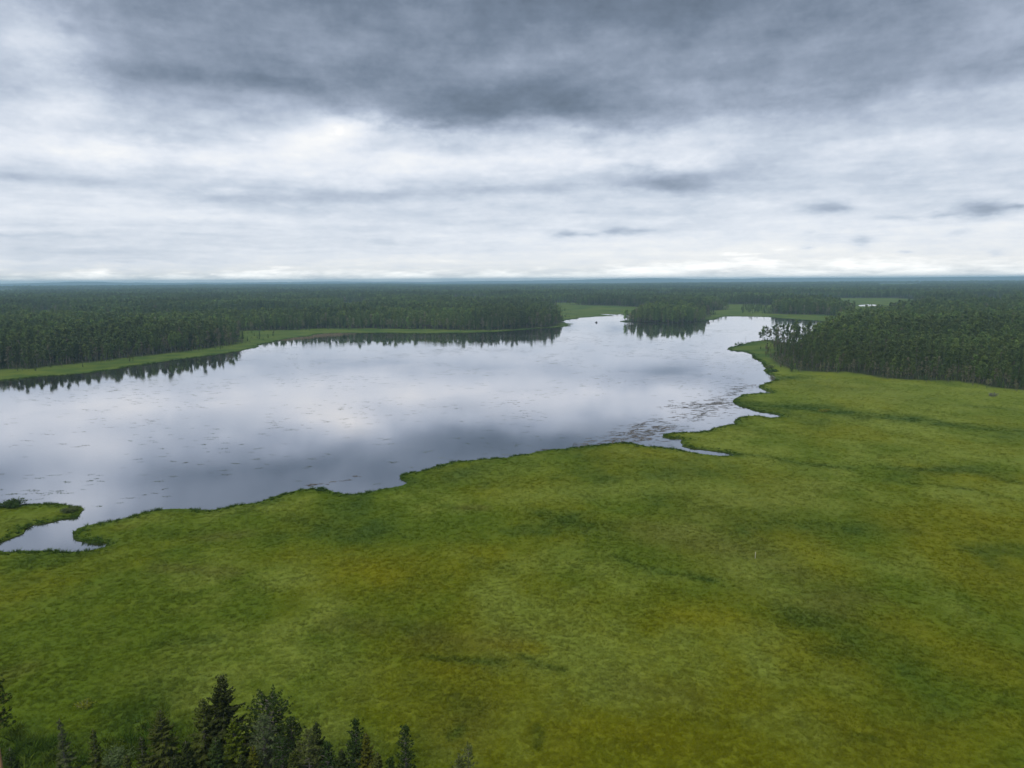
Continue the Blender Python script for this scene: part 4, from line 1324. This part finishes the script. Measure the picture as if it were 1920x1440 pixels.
# ---------------------------------------------------------------- bushes
def bush(name, at, w, d, h, mat, label, n=160, leaf=0.16, seed=0, wood=M_BARK_GREY, cat='bush'):
    g = np.random.default_rng(seed + 950)
    x, y = at
    zb = float(land_z(np.array([x]), np.array([y]), near(SHORE_T, [x], [y]))[0])
    root = put(name, None, loc=(x, y, zb), label=label, category=cat)
    st, cr = Mesh(), Mesh()
    cen = []
    for k in range(12):
        a, rr = g.uniform(0, 6.28), math.sqrt(g.uniform(0, 1))
        px_, py_ = math.cos(a) * rr * w * 0.5, math.sin(a) * rr * d * 0.5
        hh = h * (1 - 0.45 * rr * rr) * g.uniform(0.75, 1.05)
        st.tube([(px_ * 0.45, py_ * 0.45, -0.15), (px_ * 0.75, py_ * 0.75, hh * 0.5), (px_, py_, hh * 0.92)], [0.05, 0.035, 0.01], 4)
        for q in range(max(3, n // 12)):
            u_ = g.uniform(0.2, 1.0)
            cen.append([px_ * (0.5 + 0.5 * u_) + g.normal() * 0.11 * w, py_ * (0.5 + 0.5 * u_) + g.normal() * 0.11 * d, max(0.08, hh * u_ + g.normal() * 0.08 * h)])
    cr.tris(leaf_cloud(g, cen, leaf * g.uniform(0.7, 1.3, len(cen)), 5))
    put('stems', st.make('stems'), wood, root)
    put('foliage', cr.make('foliage'), mat, root)
    return root


M_WILLOW = leafy('willow_leaves', (0.125, 0.165, 0.060), 0.35, 0.2, 0.02, wob=2.0)
M_SHRUB = leafy('dark_shrub_leaves', (0.060, 0.112, 0.028), 0.3, 0.2, 0.02, wob=1.5)
M_GOLDLEAF = leafy('yellow_green_leaves', (0.21, 0.24, 0.030), 0.4, 0.2, 0.02, wob=2.0)
M_GREYLEAF = leafy('grey_leaves', (0.23, 0.235, 0.19), 0.3, 0.2, 0.01, wob=1.5)
M_REEDLEAF = leafy('dry_reed', (0.20, 0.17, 0.11), 0.3, 0.3, 0.02, wob=1.0)
bush('bush', PT['bush_dark'], 6.5, 5.0, 2.3, M_SHRUB, 'dense dark green bush on the far side of the small spit', 700, 0.22, 1)
bush('bush', PT['bush_willow'], 6.0, 3.6, 1.4, M_WILLOW, 'pale willow bush near the tip of the small spit', 420, 0.18, 2)
bush('bush', PT['bush_point'], 4.2, 2.2, 1.0, M_SHRUB, 'low green bush on the bulge of the near shoreline', 260, 0.18, 3)
bush('bush', PT['sprig'], 1.6, 1.6, 2.2, M_REEDLEAF, 'thin dry sprig on the shore by the floating weeds', 26, 0.10, 4)
bush('bush', PT['sprig2'], 1.4, 1.4, 1.3, M_REEDLEAF, 'smaller dry sprig left of the taller one by the weeds', 18, 0.10, 5)
bush('bush', PT['snag_shrub'], 7.0, 5.0, 3.6, M_SHRUB, 'small dark shrub by the dead trunk on the grassy point', 120, 0.40, 6)
bush('bush', PT['grey_bush'], 3.6, 3.4, 2.4, M_GREYLEAF, 'round grey bush alone before the wood at the bog edge', 200, 0.2, 7)
bush('bush', PT['gold_bush'], 7.0, 4.0, 1.3, M_GOLDLEAF, 'pale yellow-green bush in the dark sedge streak', 200, 0.22, 8)
bush('bush', PT['flower_bush'], 3.0, 2.2, 0.9, M_GOLDLEAF, 'yellow-green leafy bush in the meadow above the thin spruce', 170, 0.12, 9)
bush('bush', PT['bank_bush'], 6.5, 6.0, 2.4, M_WILLOW, 'pale willow bush on the bank before the bog wood', 240, 0.32, 10)
bush('bush', PT['bank_bush2'], 7.0, 6.0, 2.0, M_SHRUB, 'dark green bush on the bank below the pale willow', 240, 0.32, 11)
bush('bush', PT['pool_bush'], 5.0, 4.0, 3.4, M_GREYLEAF, 'grey bare-looking shrub at the mouth of the narrow inlet', 150, 0.26, 12)
bush('bush', PT['corner_bush'], 4.5, 3.5, 1.3, M_WILLOW, 'pale leafy bush between the short spruce and the broad spruce', 420, 0.16, 13)

# ---------------------------------------------------------------- dead trunk, stake, rock
x, y = PT['snag']
put('dead_trunk', dead_trunk(40, 9.0).make('dead_trunk', True), M_BARK_GREY, loc=(x, y, 0.2), label='bare dead trunk standing on the tip of the grassy point', category='dead tree')
x, y = PT['stake']
sk = Mesh()
sk.tube([(0, 0, -0.3), (0.02, 0.01, 0.7), (0.05, 0.02, 1.45)], [0.05, 0.045, 0.04], 8)
M_STAKE = bark('weathered_stake', (0.42, 0.38, 0.32), (0.60, 0.56, 0.48), 5.0)
put('wooden_stake', sk.make('wooden_stake', True), M_STAKE, loc=(x, y, 0.35), label='thin pale stake stuck upright in the meadow', category='stake')
x, y = PT['rock']
g = np.random.default_rng(77)
me = bpy.data.meshes.new('rock')
import bmesh
bm = bmesh.new()
bmesh.ops.create_icosphere(bm, subdivisions=3, radius=1.0)
for vtx in bm.verts:
    c = vtx.co
    k = 1 + 0.25 * math.sin(3.1 * c.x + 1.3) * math.cos(2.7 * c.y) + 0.12 * math.sin(7 * c.z + 5 * c.x)
    vtx.co = Vector((c.x * 2.0 * k, c.y * 2.4 * k, max(c.z, -0.4) * 1.35 * k))
bm.to_mesh(me)
bm.free()
put('rock', me, bark('dark_wet_rock', (0.03, 0.03, 0.032), (0.09, 0.088, 0.085), 1.5), loc=(x, y, 0.1), label='small dark rock standing out of the lake near the wooded point', category='rock')

# ---------------------------------------------------------------- lily pads
M_PAD = leafy('lily_pad_leaf', (0.085, 0.105, 0.075), 0.1, 0.6, 0.04, wob=1.0)


def pad_patch(seed, n, lx, ly, r):
    g = np.random.default_rng(seed)
    m = Mesh()
    for k in range(n):
        cx, cy, rr, a0 = g.normal() * lx * 0.42, g.normal() * ly * 0.42, r * g.uniform(0.6, 1.2), g.uniform(0, 6.28)
        an = a0 + np.linspace(0.25, 6.03, 9)
        zc = 0.012 + 0.012 * g.uniform()
        rim = np.column_stack([cx + np.cos(an) * rr, cy + np.sin(an) * rr, zc + 0.03 * g.uniform(0, 1, 9)])
        m.add(np.concatenate([[[cx, cy, zc]], rim]), [(0, i, i + 1) for i in range(1, 9)])
    return m


pad_shapes = []
for i in range(6):
    me = pad_patch(980 + i, 10 + 2 * i, 1.5 + 0.25 * i, 0.55 + 0.08 * i, 0.16).make('lily_pad_patch')
    me.materials.append(M_PAD)
    pad_shapes.append(me)
g = np.random.default_rng(990)
qx, qy = scatter(175, 900, RAD(38), 0.021, 991)
m = inside(qx, qy, LAKE_S)
qx, qy = qx[m], qy[m]
qd = near(SHORE_T, qx, qy)
dens = fbm(qx / 30.0, qy / 34.0, 191, 4, 0.6)
qr = np.hypot(qx, qy)
ke = (qd > 3) & (dens + g.uniform(-0.09, 0.09, len(qx)) > 0.515) & ~((qr < 215) & (g.uniform(size=len(qx)) < 0.75))
qx, qy, qd, qr = qx[ke], qy[ke], qd[ke], qr[ke]
# a belt of pads under the far left bank
bx_, by_ = [], []
for (x0, y0), (x1, y1) in zip(LAKE_S, LAKE_S[1:]):
    if x0 < -60 and y0 > 380 and math.hypot(x0, y0) < 900 and abs(math.atan2(x0, y0)) < RAD(38):
        for k in range(2 if g.uniform() < 0.5 else 1):
            bx_.append(x0 + g.uniform(-4, 9))
            by_.append(y0 - g.gamma(1.5, 9.0))
bx_, by_ = np.array(bx_), np.array(by_)
m = inside(bx_, by_, LAKE_S)
qx, qy = np.concatenate([qx, bx_[m]]), np.concatenate([qy, by_[m]])
qr = np.hypot(qx, qy)
qs_ = g.uniform(0.5, 1.1, len(qx)) * (1 + 0.7 * sstep(300, 700, qr))
qk = g.integers(0, 6, len(qx))
qa = g.normal(0, 0.35, len(qx))
rank = np.argsort(-(qs_ / qr ** 1.5 * np.where(np.abs(np.arctan2(qx, qy)) < RAD(35.3), 1, 0)))
for i in rank[:300]:
    az_ = math.degrees(math.atan2(qx[i], qy[i]))
    where = 'nearest water' if qr[i] < 245 else ('middle water' if qr[i] < 330 else 'farther water')
    side_ = 'toward the small spit' if az_ < -20 else 'off the middle shore' if az_ < -3 else 'toward the weed mats'
    size_ = 'large' if qs_[i] > 1.0 else 'small' if qs_[i] < 0.75 else 'middling'
    o = put('lily_pad_patch', pad_shapes[qk[i]], loc=(qx[i], qy[i], 0.01), label=f'{size_} dark lily pad patch on the {where}, {side_}', category='lily pads', group=f'{size_} lily pad patches on the {where}, {side_}')
    o.rotation_euler = (0, 0, qa[i])
    o.scale = (qs_[i], qs_[i], 1)
rest = rank[300:]
scatter_object('lily_pads', np.column_stack([qx, qy, 0 * qx + 0.01])[rest], np.column_stack([qs_, qs_, 0 * qs_ + 1])[rest], np.column_stack([0 * qx, 0 * qx, qa])[rest],
               qk[rest], pad_shapes, label='countless tiny lily pads scattered over the far water', category='lily pads')

# ---------------------------------------------------------------- floating weed mats and the dry reed belt
M_WEED = leafy('brown_weed', (0.110, 0.100, 0.088), 0.05, 0.7, 0.03, wob=0.6)
weed_shapes = []
for i in range(5):
    g = np.random.default_rng(1000 + i)
    mm = Mesh()
    for k in range(9):
        cx, cy = g.normal() * 0.9, g.normal() * 0.22
        an = np.linspace(0, 6.283, 8)[:-1]
        rim = np.column_stack([cx + np.cos(an) * g.uniform(0.25, 0.7) * (1 + 0.3 * g.normal(size=7)), cy + np.sin(an) * g.uniform(0.07, 0.16), 0.012 + 0.05 * g.uniform(size=7)])
        mm.add(np.concatenate([[[cx, cy, 0.05]], rim]), [(0, j, j % 7 + 1) for j in range(1, 8)])
    me = mm.make('weed')
    me.materials.append(M_WEED)
    weed_shapes.append(me)
g = np.random.default_rng(1010)
wx, wy = [], []
for line, w, s in WEED:
    for (x0, y0), (x1, y1) in zip(line[:-1], line[1:]):
        L = math.hypot(x1 - x0, y1 - y0)
        k = int(L * w * 0.42 * s) + 2
        t = g.uniform(0, 1, k)
        wx.append(x0 + (x1 - x0) * t + g.normal(0, 0.28 * w, k))
        wy.append(y0 + (y1 - y0) * t + g.normal(0, 0.42 * w, k))
wx, wy = np.concatenate(wx), np.concatenate(wy)
m = inside(wx, wy, LAKE_S) & (fbm(wx / 5, wy / 4, 201, 3) > 0.42)
wx, wy = wx[m], wy[m]
ws = g.uniform(0.5, 1.3, len(wx))
scatter_object('floating_weeds', np.column_stack([wx, wy, 0 * wx + 0.006]), np.column_stack([ws, ws, 0 * ws + 1]), np.column_stack([0 * wx, 0 * wx, g.normal(0.1, 0.3, len(wx))]),
               g.integers(0, 5, len(wx)), weed_shapes, label='dark brown floating weed mats off the ragged near shore', category='water weeds')
reed_shapes = [tuft_mesh('reed_tuft', M_REEDLEAF, 640 + i, 16, 1.3, 0.6, 0.03, 0.12) for i in range(2)]
rx, ry = [], []
for line, w, s in REED:
    for (x0, y0), (x1, y1) in zip(line[:-1], line[1:]):
        k = 420
        t = g.uniform(0, 1, k)
        rx.append(x0 + (x1 - x0) * t + g.normal(0, 0.3 * w, k))
        ry.append(y0 + (y1 - y0) * t + g.normal(0, 0.35 * w, k))
rx, ry = np.concatenate(rx), np.concatenate(ry)
m = inside(rx, ry, LAKE_S)
rx, ry = rx[m], ry[m]
scatter_object('reeds', np.column_stack([rx, ry, 0 * rx]), np.tile([1.3, 1.3, 0.8], (len(rx), 1)), np.column_stack([0 * rx, 0 * rx, g.uniform(0, 6.28, len(rx))]),
               g.integers(0, 2, len(rx)), reed_shapes, label='pale brown reeds in shallow water below the far shore', category='reeds')

# ---------------------------------------------------------------- the air: thin blue haze over the whole land
def haze_box():
    me = bpy.data.meshes.new('haze')
    b, t, r = -2.0, 122.0, 26000.0
    vs = [(-r, -r, b), (r, -r, b), (r, r, b), (-r, r, b), (-r, -r, t), (r, -r, t), (r, r, t), (-r, r, t)]
    me.from_pydata(vs, [], [(0, 3, 2, 1), (4, 5, 6, 7), (0, 1, 5, 4), (1, 2, 6, 5), (2, 3, 7, 6), (3, 0, 4, 7)])
    m, nt = new_mat('haze_air')
    v = nt.nodes.new('ShaderNodeVolumePrincipled')
    v.inputs['Color'].default_value = (0.52, 0.80, 1.0, 1)
    v.inputs['Density'].default_value = 9.5e-5
    v.inputs['Anisotropy'].default_value = 0.0
    o = nt.nodes.new('ShaderNodeOutputMaterial')
    nt.links.new(v.outputs[0], o.inputs['Volume'])
    put('haze', me, m, kind='stuff', label='thin blue haze lying over the far forest', category='haze')


haze_box()
